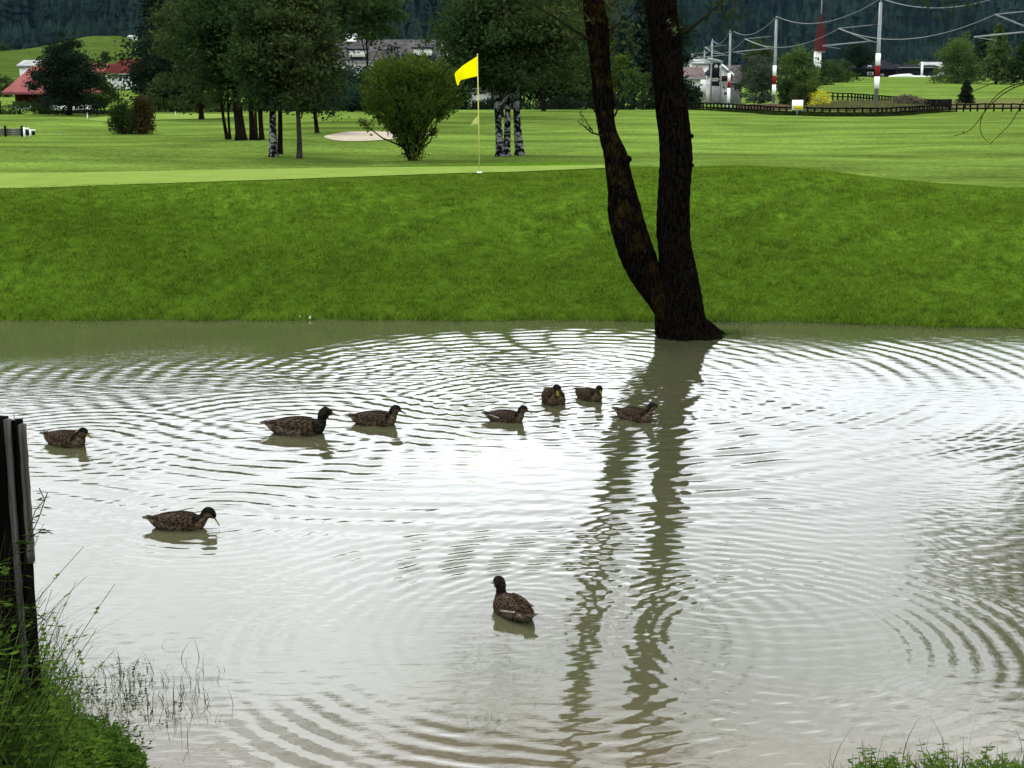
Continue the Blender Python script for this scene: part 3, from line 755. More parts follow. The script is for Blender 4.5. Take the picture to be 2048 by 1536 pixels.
bush('bush', 'grey reddish shrub thicket right of the nearest mast beyond the fence', 1818, 208, 190, 34, leafmat('leaf_dry', (.09, .075, .055), (.20, .17, .12)), D=122, seed=96, ls=.16, n=40)

for k, (u, vt, vb, hw, D_, lm_, lab) in enumerate([
    (8, 88, 112, 16, 500, L_DARK, 'dark tree at the top left meadow edge, nearest to the picture border'),
    (34, 96, 112, 14, 505, L_MID, 'low green tree on the upper edge of the left meadow'),
    (58, 100, 113, 12, 500, L_OLIVE, 'small olive tree right of the low green one on the left meadow'),
    (14, 150, 205, 20, 190, L_MID, 'green tree on the slope left of the farmhouse roof'),
    (-6, 135, 205, 22, 210, L_OLIVE, 'pale tree cut by the left picture border above the farmhouse hedge')]):
    ptree('leaf', 'broadleaf_tree', lab, u, vb, vt, hw, vb + 10, lm_, D=D_, seed=260+k, nclump=30, nleaf=70, lsize=.0016*D_, tr=.15)
# ------------------------------------------------------------------ mountain forest
def forest():
    _gx = np.linspace(-480, 600, 217); _gy = np.linspace(550, 1340, 160); _g = terrain(*np.meshgrid(_gx, _gy))
    def _fz(x, y):
        return float(_g[min(int((y-550)/790*159), 159), min(max(int((x+480)/1080*216), 0), 216)])
    rng = np.random.RandomState(77)
    m = MB()
    def cone(px, py, pz, h, r, tiers, sides):
        V = []; T = []
        for q in range(tiers):
            z0 = pz + h*(0.08 + .92*q/tiers); z1 = pz + h*min(1, (q + 1.75)/tiers)
            rr = r * (1 - q/tiers)**.9
            a0 = rng.rand()*6
            k0 = len(V)
            for s in range(sides):
                a = a0 + 2*pi*s/sides; r2 = rr*(.6 + .7*rng.rand())
                V.append((px + cos(a)*r2, py + sin(a)*r2, z0 - .05*h*rng.rand()))
            V.append((px, py, z1))
            for s in range(sides): T.append((k0+s, k0+(s+1) % sides, k0+sides))
        m.add(V, None, T)
    n = 0
    for k in range(6500):
        x = rng.uniform(-330, 430); y = 560 + 760*rng.rand()**1.35
        if abs(x) > y*.36 + 60: continue
        t = float(sm(-0.06, 0.10, x/y)); base = 600 + 240*t
        if y < base: y = base + rng.rand()*60
        if abs(x + 130) < 26 and y < 600: continue
        z = _fz(x, y)
        h = rng.uniform(11, 18)
        cone(x, y, z - .5, h, h*.15 + .8, 5 if y < 950 else 3, 8)
        n += 1
    o = m.build('mountain_forest', leafmat('far_spruce', (.003, .0080, .0070), (.020, .038, .028), scale=.02, trans=0), kind='stuff')
    o['label'] = 'dense dark blue green spruce forest covering the mountain'; o['category'] = 'forest'
forest()


# ------------------------------------------------------------------ buildings
WALLW = noisy('render_white', (.48, .48, .46), (.58, .58, .56), 1.2, .9)
WALLG = noisy('render_grey', (.18, .18, .18), (.26, .26, .26), 1.2, .9)
TIMBER = noisy('brown_timber', (.012, .004, .002), (.032, .010, .004), 1.5, .85, stretch=(6, 6, .3), lo=.4, hi=.6)
TIMBERD = noisy('black_timber', (.003, .003, .003), (.008, .007, .007), 1.5, .85, stretch=(6, 6, .3))
def roofmat(name, c1, c2, ribs=2.2):
    m = noisy(name, c1, c2, .9, .75)
    n, l = m.node_tree.nodes, m.node_tree.links
    b = n['Principled BSDF']
    tc = n.new('ShaderNodeTexCoord'); w = n.new('ShaderNodeTexWave'); w.inputs['Scale'].default_value = ribs; w.bands_direction = 'X'; w.inputs['Distortion'].default_value = .3
    l.new(tc.outputs['Object'], w.inputs['Vector'])
    bp = n.new('ShaderNodeBump'); bp.inputs['Strength'].default_value = .8; bp.inputs['Distance'].default_value = .05
    l.new(w.outputs['Fac'], bp.inputs['Height']); l.new(bp.outputs[0], b.inputs['Normal'])
    return m
ROOF_PINK = roofmat('pink_red_tiles', (.115, .040, .038), (.16, .056, .053))
ROOF_RED = roofmat('dark_red_tiles', (.038, .009, .008), (.058, .015, .012))
ROOF_GREY = roofmat('grey_slates', (.026, .025, .026), (.055, .052, .052), 1.0)
ROOF_DARK = roofmat('charcoal_slates', (.008, .008, .010), (.018, .018, .022))
ROOF_PALE = roofmat('pale_metal_roof', (.16, .17, .16), (.24, .25, .24))

def house(name, label, u0, u1, v_ridge, v_eave, v_mid, v_base, D, depth, rmat, lower=WALLW, upper=None, hip=0.0, over=0.5, rotz=0.0, wins=(), chimney=(), cat='house', balcony=None, gable=False, group=None, dz=0):
    """walls to v_eave; v_mid splits lower wall from upper wall; gable=True turns the gable to the viewer"""
    xa, xb = X_at(u0, D), X_at(u1, D); cx = (xa+xb)/2; w = xb - xa
    z0 = min(Z_at(v_base, D), tz(cx, D) + 0.3) ; ze = Z_at(v_eave, D); zr = Z_at(v_ridge, D + depth/2 if not gable else D); zm = Z_at(v_mid, D)
    r = thing(name, label, cat, (cx, D + depth/2, z0), rotz, group)
    def B(mb_, nm, mt, under=None): return mb_.build(nm, mt, under or r, False, (0, 0, 0))
    hw, hd = w/2, depth/2
    m = MB(); m.box(0, 0, (zm-z0)/2, w-2*over, depth-2*over, zm-z0); B(m, 'lower_wall', lower)
    m = MB(); iw, idp = hw-over*1.1, hd-over*1.1; za, zb, zz = zm-z0+.002, ze-z0+over*.2, zr-z0-.25
    if gable: m.add([(-iw,-idp,za),(iw,-idp,za),(iw,idp,za),(-iw,idp,za),(-iw,-idp,zb),(iw,-idp,zb),(iw,idp,zb),(-iw,idp,zb),(0,-idp,zz),(0,idp,zz)],
          [[0,1,5,4],[1,2,6,5],[2,3,7,6],[3,0,4,7]], [[4,5,8],[6,7,9]])
    else: m.add([(-iw,-idp,za),(iw,-idp,za),(iw,idp,za),(-iw,idp,za),(-iw,-idp,zb),(iw,-idp,zb),(iw,idp,zb),(-iw,idp,zb)] + [(-iw+hip*w,0,zz),(iw-hip*w,0,zz)],
          [[0,1,5,4],[1,2,6,5],[2,3,7,6],[3,0,4,7]], [[7,4,8],[5,6,9]] if hip == 0 else None)
    B(m, 'upper_wall', upper or lower)
    m = MB(); th = .22
    e, t_ = ze-z0, zr-z0
    for off, flip in ((0, False), (-th, True)):
        if gable:
            V = [(-hw,-hd,e+off),(0,-hd,t_+off),(hw,-hd,e+off),(-hw,hd,e+off),(0,hd,t_+off),(hw,hd,e+off)]
            Q = [[0,1,4,3],[1,2,5,4]]; Tt = None
        else:
            V = [(-hw,-hd,e+off),(hw,-hd,e+off),(hw,hd,e+off),(-hw,hd,e+off),(-hw+hip*w,0,t_+off),(hw-hip*w,0,t_+off)]
            Q = [[0,1,5,4],[2,3,4,5]]; Tt = [[3,0,4],[1,2,5]] if hip else None
        if flip: Q = [q[::-1] for q in Q]; Tt = [q[::-1] for q in Tt] if Tt else None
        m.add(V, Q, Tt)
    # fascia boards
    if gable:
        m.add([(-hw,-hd,e),(0,-hd,t_),(hw,-hd,e),(-hw,-hd,e-th),(0,-hd,t_-th),(hw,-hd,e-th)], [[0,3,4,1],[1,4,5,2]])
        for sx in (-1, 1): m.add([(sx*hw,-hd,e),(sx*hw,hd,e),(sx*hw,hd,e-th),(sx*hw,-hd,e-th)], [[0,1,2,3]])
    else:
        m.add([(-hw,-hd,e),(hw,-hd,e),(hw,-hd,e-th),(-hw,-hd,e-th)], [[3,2,1,0]])
        if not hip:
            for sx in (-1, 1): m.add([(sx*hw,-hd,e),(sx*hw,0,t_),(sx*hw,hd,e),(sx*hw,-hd,e-th),(sx*hw,0,t_-th),(sx*hw,hd,e-th)], [[0,3,4,1],[1,4,5,2]])
    ro = B(m, 'roof', rmat)
    m = MB()
    if gable:
        for sx in (-1, 1):
            m.add([(0,-hd-.08,t_+.02),(sx*hw,-hd-.08,e+.02),(sx*hw,-hd-.08,e-th-.1),(0,-hd-.08,t_-th-.1),(0,-hd-.005,t_+.02),(sx*hw,-hd-.005,e+.02),(sx*hw,-hd-.005,e-th-.1),(0,-hd-.005,t_-th-.1)],
              [[0,1,2,3],[7,6,5,4],[0,4,5,1],[3,2,6,7]])
        B(m, 'verge_board', WHITE, ro)
    elif not hip:
        m.box(0, -hd-.05, e-.12, w, .09, .2); B(m, 'gutter', METAL, ro)
    for (uu, vv, cw, ch) in chimney:
        m = MB(); hx = X_at(uu, D) - cx; hz = Z_at(vv, D) - z0
        m.box(hx, 0, hz-ch/2, cw, cw, ch); c_ = B(m, 'chimney', WALLW, ro)
        m = MB(); m.box(hx, 0, hz+.08, cw+.25, cw+.25, .15); B(m, 'chimney_cap', WHITE, c_)
    for (uu, vv, pw, ph) in wins:
        hx = X_at(uu, D) - cx; hz = Z_at(vv, D) - z0; ww, wh = W_px(pw, D), W_px(ph, D); fy = -hd+over
        if gable or hz > zm - z0: fy = -hd + over*1.1
        m = MB(); m.box(hx, fy-.03, hz, ww, .08, wh)
        f_ = B(m, 'window', WHITE)
        m = MB(); m.box(hx, fy-.08, hz, ww*.8, .03, wh*.82); B(m, 'pane', GLASS, f_)
    if balcony:
        ua, ub, va, vb_ = balcony
        m = MB(); m.box((X_at(ua, D)+X_at(ub, D))/2-cx, -hd-.1, (Z_at(va, D)+Z_at(vb_, D))/2-z0, W_px(ub-ua, D), .8, W_px(vb_-va, D)); B(m, 'balcony', TIMBER)
    return r

house('farmhouse', 'farmhouse with pink red hipped roof, brown timber floor and white base, left edge', 5, 165, 131, 184, 211, 232, 150, 9.5, ROOF_PINK, WALLW, TIMBER, hip=.22, over=.9,
      wins=[(75, 219, 20, 8)], cat='house')
house('house', 'small house with white gable and red tiled roof peeping above the farmhouse', 36, 78, 120, 131, 131, 150, 230, 8, ROOF_PALE, WALLW, WALLW, over=.4)
house('house', 'tiny house with pink roof at the forest edge, left of the round dark tree', 62, 96, 105, 114, 114, 120, 400, 9, ROOF_PINK, WALLW, WALLW, over=.6)
house('house', 'low white building on the meadow slope left of the tiny pink roof', 46, 62, 112, 115, 115, 120, 390, 7, ROOF_PALE, WALLW, WALLW, over=.5)
house('house', 'house with faded pink roof right of the round dark tree', 178, 208, 126, 146, 150, 175, 230, 8, ROOF_PINK, WALLW, TIMBER, over=.6)
house('chalet', 'chalet with plain orange red roof, middle of the three red roofs', 206, 236, 128, 143, 148, 175, 240, 8, ROOF_RED, WALLW, TIMBER, over=.6)
house('chalet', 'chalet with steep dark red roof edged white, against the blackish spruce', 222, 292, 118, 147, 152, 182, 210, 11, ROOF_RED, WALLW, TIMBERD, over=.9, rotz=-.35, wins=[(262, 158, 9, 7), (245, 158, 7, 7)])
house('hut', 'small white hut on top of the grassy knoll at the left', 260, 277, 70, 74, 74, 82, 490, 5, ROOF_PALE, WALLW, WALLW, over=.2, cat='hut')
house('hotel_building', 'long building with grey slate roof and white chimney behind the round bush', 640, 915, 79, 122, 122, 205, 215, 16, ROOF_GREY, WALLW, WALLW, over=.8, chimney=[(694, 66, 1.6, 2.6)],
      wins=[(u_, v_, 9, 10) for u_ in (670, 700, 730, 760, 850, 880) for v_ in (138, 160)], cat='hotel')
def dormer(u, v, w, D):
    m = MB(); z = Z_at(v, D); x = X_at(u, D); ww = W_px(w, D)
    return x, z, ww
hot = bpy.data.objects['hotel_building']
for (u_, v_, w_) in ((711, 106, 32), (843, 103, 36), (896, 106, 12)):
    x, z, ww = dormer(u_, v_, w_, 212)
    o0 = np.array(hot.location)
    m = MB(); m.box(x - o0[0], -8.4+2.0, z - o0[2], ww, 3.2, .95); d_ = m.build('dormer', WALLW, hot, False, (0, 0, 0))
    m = MB(); m.box(x - o0[0], -8.4+1.9, z - o0[2] + .6, ww + .5, 3.8, .16); m.build('dormer_roof', ROOF_DARK, d_, False, (0, 0, 0))
house('annexe', 'low white building with dark doorway visible under the trees behind the flagstick', 928, 1000, 166, 176, 176, 208, 150, 7, ROOF_DARK, WALLW, WALLW, over=.4, wins=[(940, 192, 9, 12), (985, 192, 8, 12)], cat='building')
house('hut', 'low pale shed glimpsed under the trees right of the blotched birches', 1088, 1120, 176, 180, 180, 200, 175, 5, ROOF_PALE, WALLG, WALLG, over=.3, cat='shed')
# white village houses at the railway
house('village_house', 'white house with pink grey roof, directly right of the thick foreground trunk', 1350, 1412, 134, 156, 170, 212, 215, 10, roofmat('pink_grey_tiles', (.06, .046, .045), (.10, .075, .072)), WALLW, WALLW, over=.7, gable=False,
      wins=[(1374, 177, 7, 8), (1404, 188, 5, 8), (1388, 166, 5, 6)])
house('village_house', 'tall pale house behind the others, its white top storey above the pink grey roof', 1380, 1422, 118, 126, 140, 200, 245, 9, ROOF_PALE, WALLW, WALLW, over=.4, wins=[(1393, 134, 5, 5)])
house('village_house', 'house with white gable and long brown timber balcony behind the third mast', 1420, 1466, 128, 148, 168, 210, 225, 10, ROOF_DARK, WALLG, WALLW, over=.6, gable=True, balcony=(1436, 1462, 152, 162),
      wins=[(1448, 174, 5, 7), (1456, 174, 4, 7), (1452, 186, 9, 8)])
house('village_house', 'house with big pale grey slate roof at the right end of the white village', 1452, 1490, 130, 164, 168, 210, 235, 10, ROOF_GREY, WALLG, WALLG, over=.5, wins=[(1470, 178, 5, 8), (1480, 180, 5, 8)])
# right meadow houses
house('house', 'low house with dark hipped roof left of the nearest mast on the right meadow', 1712, 1798, 120, 137, 142, 166, 330, 12, ROOF_DARK, TIMBERD, TIMBERD, hip=.25, over=.8, wins=[(1738, 134, 6, 6), (1740, 147, 11, 6), (1762, 150, 9, 4)])
house('shed', 'long black flat shed with pale post in the middle, right of the nearest mast', 1792, 1880, 130, 134, 142, 156, 345, 12, ROOF_DARK, BLACK, BLACK, over=.6, cat='shed')
house('shed', 'pale green metal roof showing behind the right end of the long black shed', 1848, 1890, 124, 137, 137, 156, 380, 10, ROOF_PALE, WALLG, WALLG, over=.4, cat='shed')
x, D = X_at(1841, 338), 338
r = root('post', 'single pale post standing before the long black shed', 'post', (x, D, tz(x, D)))
m = MB(); m.box(x, D, tz(x, D)+1.6, .45, .3, 3.4); pb(m, 'shaft', WHITE, r)
m = MB(); m.box(x, D, tz(x, D)+3.4, .6, .4, .12); pb(m, 'cap', METAL, r)
# white tarpaulin wall on the meadow
r = root('low_wall', 'low uneven white wall running in front of the long black shed', 'wall', (X_at(1830, 325), 325, tz(X_at(1830, 325), 325)))
us = np.linspace(1776, 1876, 26); V = []; rng = np.random.RandomState(5)
m = MB()
for k in range(25):
    xa = X_at((us[k]+us[k+1])/2, 325); h_ = np.interp(us[k], [1776, 1790, 1815, 1822, 1860, 1868, 1876], [.2, .5, .7, .3, .2, .3, .6])
    m.box(xa, 325 + rng.rand()*.02, tz(xa, 325)+h_/2-.1, X_at(us[1], 325)-X_at(us[0], 325) - .01, .4, h_+.2)
pb(m, 'wall_face', WHITE, r)

# church
def church():
    D = 400; px = lambda q: W_px(q, D)
    x = X_at(1636, D); z0 = tz(x, D)
    r = root('church', 'church with slender dark red needle spire and white gabled tower', 'church', (x, D, z0))
    zb = Z_at(98, D); w = px(20)
    m = MB(); m.box(x - px(4), D, (z0+zb)/2, w*.62, w*.62, zb-z0); pb(m, 'tower', WALLW, r)
    m = MB()
    for (dx, dy) in ((0, -1), (0, 1), (1, 0), (-1, 0)):
        g = w*.42
        if dx == 0: V = [(x-g, D+dy*g, zb-.8), (x+g, D+dy*g, zb-.8), (x, D+dy*g, zb+1.5), (x-g, D+dy*(g-.4), zb-.8), (x+g, D+dy*(g-.4), zb-.8), (x, D+dy*(g-.4), zb+1.5)]
        else: V = [(x+dx*g, D-g, zb-.8), (x+dx*g, D+g, zb-.8), (x+dx*g, D, zb+1.5), (x+dx*(g-.4), D-g, zb-.8), (x+dx*(g-.4), D+g, zb-.8), (x+dx*(g-.4), D, zb+1.5)]
        m.add(V, [[0,1,4,3],[1,2,5,4],[2,0,3,5]], [[0,1,2],[5,4,3]])
    pb(m, 'gable', WHITE, r)
    zt_ = Z_at(18, D)
    for k in range(8):
        a0, a1 = k*pi/4 + pi/8, (k+1)*pi/4 + pi/8
        m = MB(); R0 = w*.64
        m.add([(x+cos(a0)*R0, D+sin(a0)*R0, zb-.6), (x+cos(a1)*R0, D+sin(a1)*R0, zb-.6), (x+cos(a1)*R0*.58, D+sin(a1)*R0*.58, zb+px(38)), (x+cos(a0)*R0*.58, D+sin(a0)*R0*.58, zb+px(38)), (x, D, zt_)], [[0,1,2,3]], [[3,2,4]])
        pb(m, 'spire_face', ROOF_RED, r)
    m = MB(); m.tube([(x, D, zt_-1.2), (x, D, Z_at(-6, D))], [.22, .08], 8); pb(m, 'finial', METAL, r)
    m = MB(); m.box(x - px(4), D-w*.33, zb-2.6, px(3), .2, px(6)); pb(m, 'belfry_window', BLACK, r)
church()

# ------------------------------------------------------------------ railway masts, brackets, wires
def mast(label, u, vt, D, bands, arm=True, u_dx=None):
    x = X_at(u, D, 6); z0 = tz(x, D); zt_ = Z_at(vt, D)
    r = root('railway_mast', label, 'mast', (x, D, z0), 'overhead line masts along the railway')
    m = MB(); m.tube([(x, D, z0-.2), (x, D, zt_)], [.17, .12], 10); p = pb(m, 'pole', METAL, r, True)
    m = MB(); m.tube([(x, D, zt_), (x, D, zt_+.35)], [.05, .03], 8); pb(m, 'cap', METAL, r, True)
    m = MB(); m.box(x, D, z0+.1, .6, .6, .35); pb(m, 'foundation', WALLG, r)
    for (va, vb_, mt) in bands:
        za, zb = Z_at(va, D), Z_at(vb_, D)
        m = MB(); m.tube([(x, D, zb), (x, D, za)], [.19, .188], 12); pb(m, 'warning_band', mt, r, True)
    if arm:
        L = 3.1
        zu, zl = zt_-1.75, zt_-2.85
        m = MB(); m.tube([(x-.1, D, zu+.15), (x-L, D, zu-.15)], .034, 6); pb(m, 'bracket_tube', METAL, r)
        m = MB(); m.tube([(x-L, D, zu-.15), (x-.65, D, zl+.02), (x-.1, D, zl-.1)], .05, 6); pb(m, 'bracket_strut', METAL, r)
        m = MB(); m.tube([(x-.7, D, zl), (x-L-1.15, D, zl-.35)], .06, 6); pb(m, 'registration_arm', METAL, r)
        m = MB(); m.tube([(x-L-1.1, D, zl-.35), (x-L+.2, D, zl-.55)], .03, 6); pb(m, 'steady_arm', METAL, r)
        for q in (.22, .34, .46):
            m = MB(); m.tube([(x-q, D, zu+.13), (x-q-.05, D, zu+.125)], .09, 8); pb(m, 'insulator', TIMBER, r)
    return (x, D, zt_)
W, R_ = WHITE, RED
M0 = mast('concrete mast just outside the right picture edge whose bracket reaches in at the top', 2092, -38, 88, [(120, 150, W), (150, 180, R_), (180, 205, W)])
M1 = mast('nearest and tallest mast with white, red and white bands, at the right', 1757, 5, 113, [(107, 131, W), (131, 153, R_), (153, 177, W)])
M2 = mast('second mast with red band, left of the bright round tree', 1550, 39, 150, [(131, 152, W), (152, 169, R_), (169, 189, W)])
M3 = mast('third mast with orange red band, in front of the white village', 1459, 63, 185, [(146, 163, W), (163, 176, R_), (176, 205, W)])
M4 = mast('fourth mast without bands, behind the railway signal', 1423, 82, 225, [], True)
M5 = mast('most distant short mast just right of the thick foreground trunk', 1408, 104, 262, [], True)
def wire(label, a, b, sag, rad=.035):
    a, b = np.array(a, float), np.array(b, float)
    t_ = np.linspace(0, 1, 24)[:, None]
    p = a + (b-a)*t_; p[:, 2] -= (sag*4*t_*(1-t_))[:, 0]
    m = MB(); m.tube(p, rad, 5)
    o = m.build('overhead_wire', METAL, None, True, tuple(a)); o.location = tuple(a)
    tag(o, label, 'wire', 'overhead wires between the railway masts')
MS = [M0, M1, M2, M3, M4, M5]
wl_ = ['feeder wire running off the right side from the tallest mast top', 'sagging feeder wire between the nearest and second mast tops', 'sagging feeder wire between the second and third mast tops',
       'short feeder wire between the third and fourth mast tops', 'farthest feeder wire left of the fourth mast']
cl_ = ['lower wire from the nearest mast bracket running out at the right', 'lower catenary wire passing before the red spire', 'lower catenary wire between second and third mast brackets',
       'lower catenary wire between third and fourth mast brackets', 'lower catenary wire left of the fourth mast']
for k in range(5):
    a, b = MS[k], MS[k+1]
    wire(wl_[k], (a[0], a[1], a[2]+.3), (b[0], b[1], b[2]+.3), 1.2, .022 + .002*k)
    wire(cl_[k], (a[0]-3.1, a[1], a[2]-1.9), (b[0]-3.1, b[1], b[2]-1.9), 1.1, .022 + .002*k)
# railway signal
def signal():
    D = 205; x = X_at(1430, D); z0 = tz(x, D)
    r = root('railway_signal', 'black two panel railway signal before the white village houses', 'signal', (x, D, z0))
    z = lambda v: Z_at(v, D)
    m = MB(); m.tube([(x-.62, D, z0-.2), (x-.62, D, z(122))], .11, 8); pb(m, 'post', METAL, r, True)
    m = MB(); m.tube([(x+.72, D, z0-.2), (x+.72, D, z(124))], .11, 8); pb(m, 'post', METAL, r, True)
    m = MB(); m.box(x, D-.1, (z(128)+z(156))/2, 1.0, .25, z(128)-z(156)); pb(m, 'signal_panel', BLACK, r)
    m = MB(); m.box(x, D-.1, (z(162)+z(172))/2, 1.0, .25, z(162)-z(172)); pb(m, 'signal_panel', BLACK, r)
    m = MB(); m.box(x, D-.05, z(159), 1.5, .12, .18); pb(m, 'crossbar', METAL, r)
    m = MB(); m.box(x-.3, D-.05, z(124), 2.6, .12, .18); pb(m, 'crossbar', METAL, r)
    m = MB(); m.tube([(x, D-.24, z(133)), (x, D-.3, z(133))], .26, 12); pb(m, 'lens', WALLG, r)
    m = MB(); m.tube([(x-1.2, D, z(118)), (x-.1, D, z(121)), (x+.7, D, z(124))], .2, 8); pb(m, 'insulator_bar', METAL, r)
signal()

# ------------------------------------------------------------------ fences, sign, small golf things
def rail_fence(label, pts, spacing, hgt, pw, group=None, rails=(.92, .5), v_rail=.05):
    P3 = [ground_at(u, v, 60) if D_ is None else (X_at(u, D_), D_, tz(X_at(u, D_), D_)) for (u, v, D_) in pts]
    xy = np.array([(p[0], p[1]) for p in P3])
    d = np.concatenate([[0], np.cumsum(np.hypot(*np.diff(xy, axis=0).T))])
    n = int(d[-1]/spacing)
    s = np.linspace(0, d[-1], n+1)
    px_, py_ = np.interp(s, d, xy[:, 0]), np.interp(s, d, xy[:, 1])
    pz_ = terrain(px_, py_)
    r = root('rail_fence', label, 'fence', (px_[0], py_[0], pz_[0]), group)
    rng = np.random.RandomState(3)
    me = None
    for k in range(n+1):
        if me is None:
            m = MB(); m.box(0, 0, hgt/2-.1, pw, pw, hgt+.2); o = m.build('post', WOOD_DARK, r, False, (0, 0, 0)); me = o.data
        else:
            o = bpy.data.objects.new('post', me); link(o); o.parent = r
        o.location = (px_[k]-px_[0], py_[k]-py_[0], pz_[k]-pz_[0]); o.rotation_euler = (rng.normal()*.03, rng.normal()*.03, rng.rand())
    for k in range(n):
        for q in rails:
            a = np.array([px_[k], py_[k], pz_[k] + hgt*q + rng.normal()*.015]); b = np.array([px_[k+1], py_[k+1], pz_[k+1] + hgt*q + rng.normal()*.015])
            off = np.array([0, -pw*.62, 0]); e = (b-a)*.06
            m = MB(); m.tube([a+off-e, b+off+e], max(pw*.5, .05), 5)
            pb(m, 'rail', WOOD_DARK, r)
    return r
rail_fence('dark post and rail fence curving along the near side of the railway', [(1330, 208, 108), (1400, 211, 104), (1470, 216, 99), (1550, 224, 92), (1650, 227, 89), (1750, 226, 90), (1820, 222, 93), (1880, 216, 99), (1960, 215, 100), (2110, 217, 98)], 0.55, .52, .085, rails=(.93, .40))
rail_fence('second dark rail fence on the far side of the railway weeds', [(1645, 190, 150), (1700, 193, 146), (1760, 199, 138), (1820, 203, 130), (1885, 208, 116), (1900, 214, 104)], 0.8, .75, .12)
x, y, z = ground_at(1594, 232, 60)
r = root('sign', 'small white sign with yellow lower half standing in front of the rail fence', 'sign', (x, y, z))
zt_, zb_ = Z_at(200, y), Z_at(220, y); zc_ = (zt_+zb_)/2; ww = W_px(22, y)
m = MB(); m.box(x, y, (z+zc_)/2-.05, .06, .05, zc_-z+.1); pb(m, 'post', METAL, r)
m = MB(); m.box(x, y-.05, zc_, ww, .03, zt_-zb_); pb(m, 'board', WHITE, r)
YEL = noisy('sign_yellow', (.30, .27, .01), (.34, .30, .014), 3, .5)
m = MB(); m.box(x+ww*.06, y-.07, zb_ + (zt_-zb_)*.24, ww*.8, .008, (zt_-zb_)*.34); pb(m, 'yellow_panel', YEL, r)
r = None
def board_barrier():
    x, y, z = ground_at(20, 273, 40)
    r = root('board_barrier', 'low grey weathered board barrier with dark posts at the left edge of the fairway', 'barrier', (x, y, z))
    xs_ = [X_at(q, y) for q in (-25, 11, 44)]
    for xx in xs_:
        m = MB(); m.box(xx, y-.03, tz(xx, y)+.19, .07, .07, .46); pb(m, 'post', WOOD_DARK, r)
    for a, b in ((0, 1), (1, 2)):
        for q in range(3):
            m = MB(); xm = (xs_[a]+xs_[b])/2; m.box(xm, y+.02, tz(xm, y)+.08+q*.092, abs(xs_[b]-xs_[a])-.075, .025, .085); pb(m, 'board', GREYW, r)
board_barrier()
for k, (u, v, lab) in enumerate([(49, 274, 'tall white tee stand beside the grey board barrier'), (61, 273, 'smaller white tee stand, right of the taller white one')]):
    x, y, z = ground_at(u, v, 40); h_ = W_px((19, 14)[k], y)
    r = root('tee_stand', lab, 'stand', (x, y, z))
    m = MB(); m.box(x, y, z+h_/2-.03, .06, .05, h_+.06); pb(m, 'post', WHITE, r)
    m = MB(); m.box(x+.11, y, z+h_*.88, .2, .04, .05); pb(m, 'crossbar', WHITE, r)
    m = MB(); m.box(x+.12, y+.01, z+h_*.45, .12, .04, h_*.55); pb(m, 'box', BLACK, r)
for (u, v, vt, lab) in [(175, 238, 226, 'short white marker post left of the bush pair on the far left fairway'), (120, 270, 264, 'tiny pale marker peg left of the green bush on the near fairway'), (351, 232, 222, 'white marker post on the far putting green')]:
    x, y, z = ground_at(u, v, 40)
    r = root('marker_post', lab, 'marker post', (x, y, z), 'white marker posts on the left fairway')
    m = MB(); m.tube([(x, y, z-.05), (x, y, Z_at(vt, y))], [.028, .022], 8); pb(m, 'peg', WHITE, r)
    m = MB(); m.tube([(x, y, Z_at(vt, y)-.08), (x, y, Z_at(vt, y)+.01)], .034, 8); pb(m, 'cap', METAL, r)

# golf flag
def flag():
    D = 27.0; x = X_at(959, D); z0 = tz(x, D)
    r = root('golf_flag', 'bright yellow golf flag on a pale yellow stick standing in the putting green', 'flag', (x, D, z0))
    STICK = noisy('stick_yellow', (.36, .38, .09), (.42, .44, .11), 4, .4)
    FLAGM = leafmat('flag_yellow', (1.5, 1.42, .004), (1.6, 1.5, .006), trans=.35, rough=.7)
    PALE = leafmat('pennant_pale', (.85, .9, .34), (.9, .95, .38), trans=.3, rough=.7)
    zt_ = Z_at(110, D)
    xt = X_at(956, D)
    m = MB(); m.tube([(x, D, z0-.08), ((x+xt)/2, D, (z0+zt_)/2), (xt, D, zt_)], [.011, .010, .008], 10); pb(m, 'stick', STICK, r, True)
    m = MB(); m.tube([(xt, D, zt_-.005), (xt, D, zt_+.02)], .013, 8); pb(m, 'ferrule', STICK, r, True)
    m = MB(); m.tube([(x, D, z0+.004), (x, D, z0+.022)], .054, 16); pb(m, 'cup_rim', WHITE, r)
    def cloth(outline, mat, name, fold):
        # outline given as rows: hoist to fly (u, v_top, v_bottom)
        rows = np.array(outline, float); k = 22
        us = np.linspace(rows[0, 0], rows[-1, 0], k); tp = np.interp(-us, -rows[:, 0], rows[:, 1]); bt = np.interp(-us, -rows[:, 0], rows[:, 2])
        V = []; nn = 12
        for i_ in range(k):
            for j_ in range(nn):
                f = j_/(nn-1); v = tp[i_]*(1-f) + bt[i_]*f; g = i_/(k-1)
                V.append((X_at(us[i_], D), D + fold*(sin(g*7 + f*1.6)*g + .5*sin(g*13+f*3)*g*.5), Z_at(v, D)))
        m = MB(); Q = [[i_*nn+j_, i_*nn+j_+1, (i_+1)*nn+j_+1, (i_+1)*nn+j_] for i_ in range(k-1) for j_ in range(nn-1)]
        V = np.array(V); m.add(V, Q); V2 = V.copy(); V2[:, 1] += .003; m.add(V2, [q[::-1] for q in Q])
        return pb(m, name, mat, r, True)
    cloth([(956, 112, 152), (935, 126, 157), (926, 132, 159), (921, 137, 162), (917, 140, 173), (914, 143, 166), (911, 146, 151)], FLAGM, 'flag_cloth', .035)
    cloth([(958, 230, 247), (952, 236, 248), (946, 243, 250), (943, 249, 251)], PALE, 'pennant', .012)
flag()

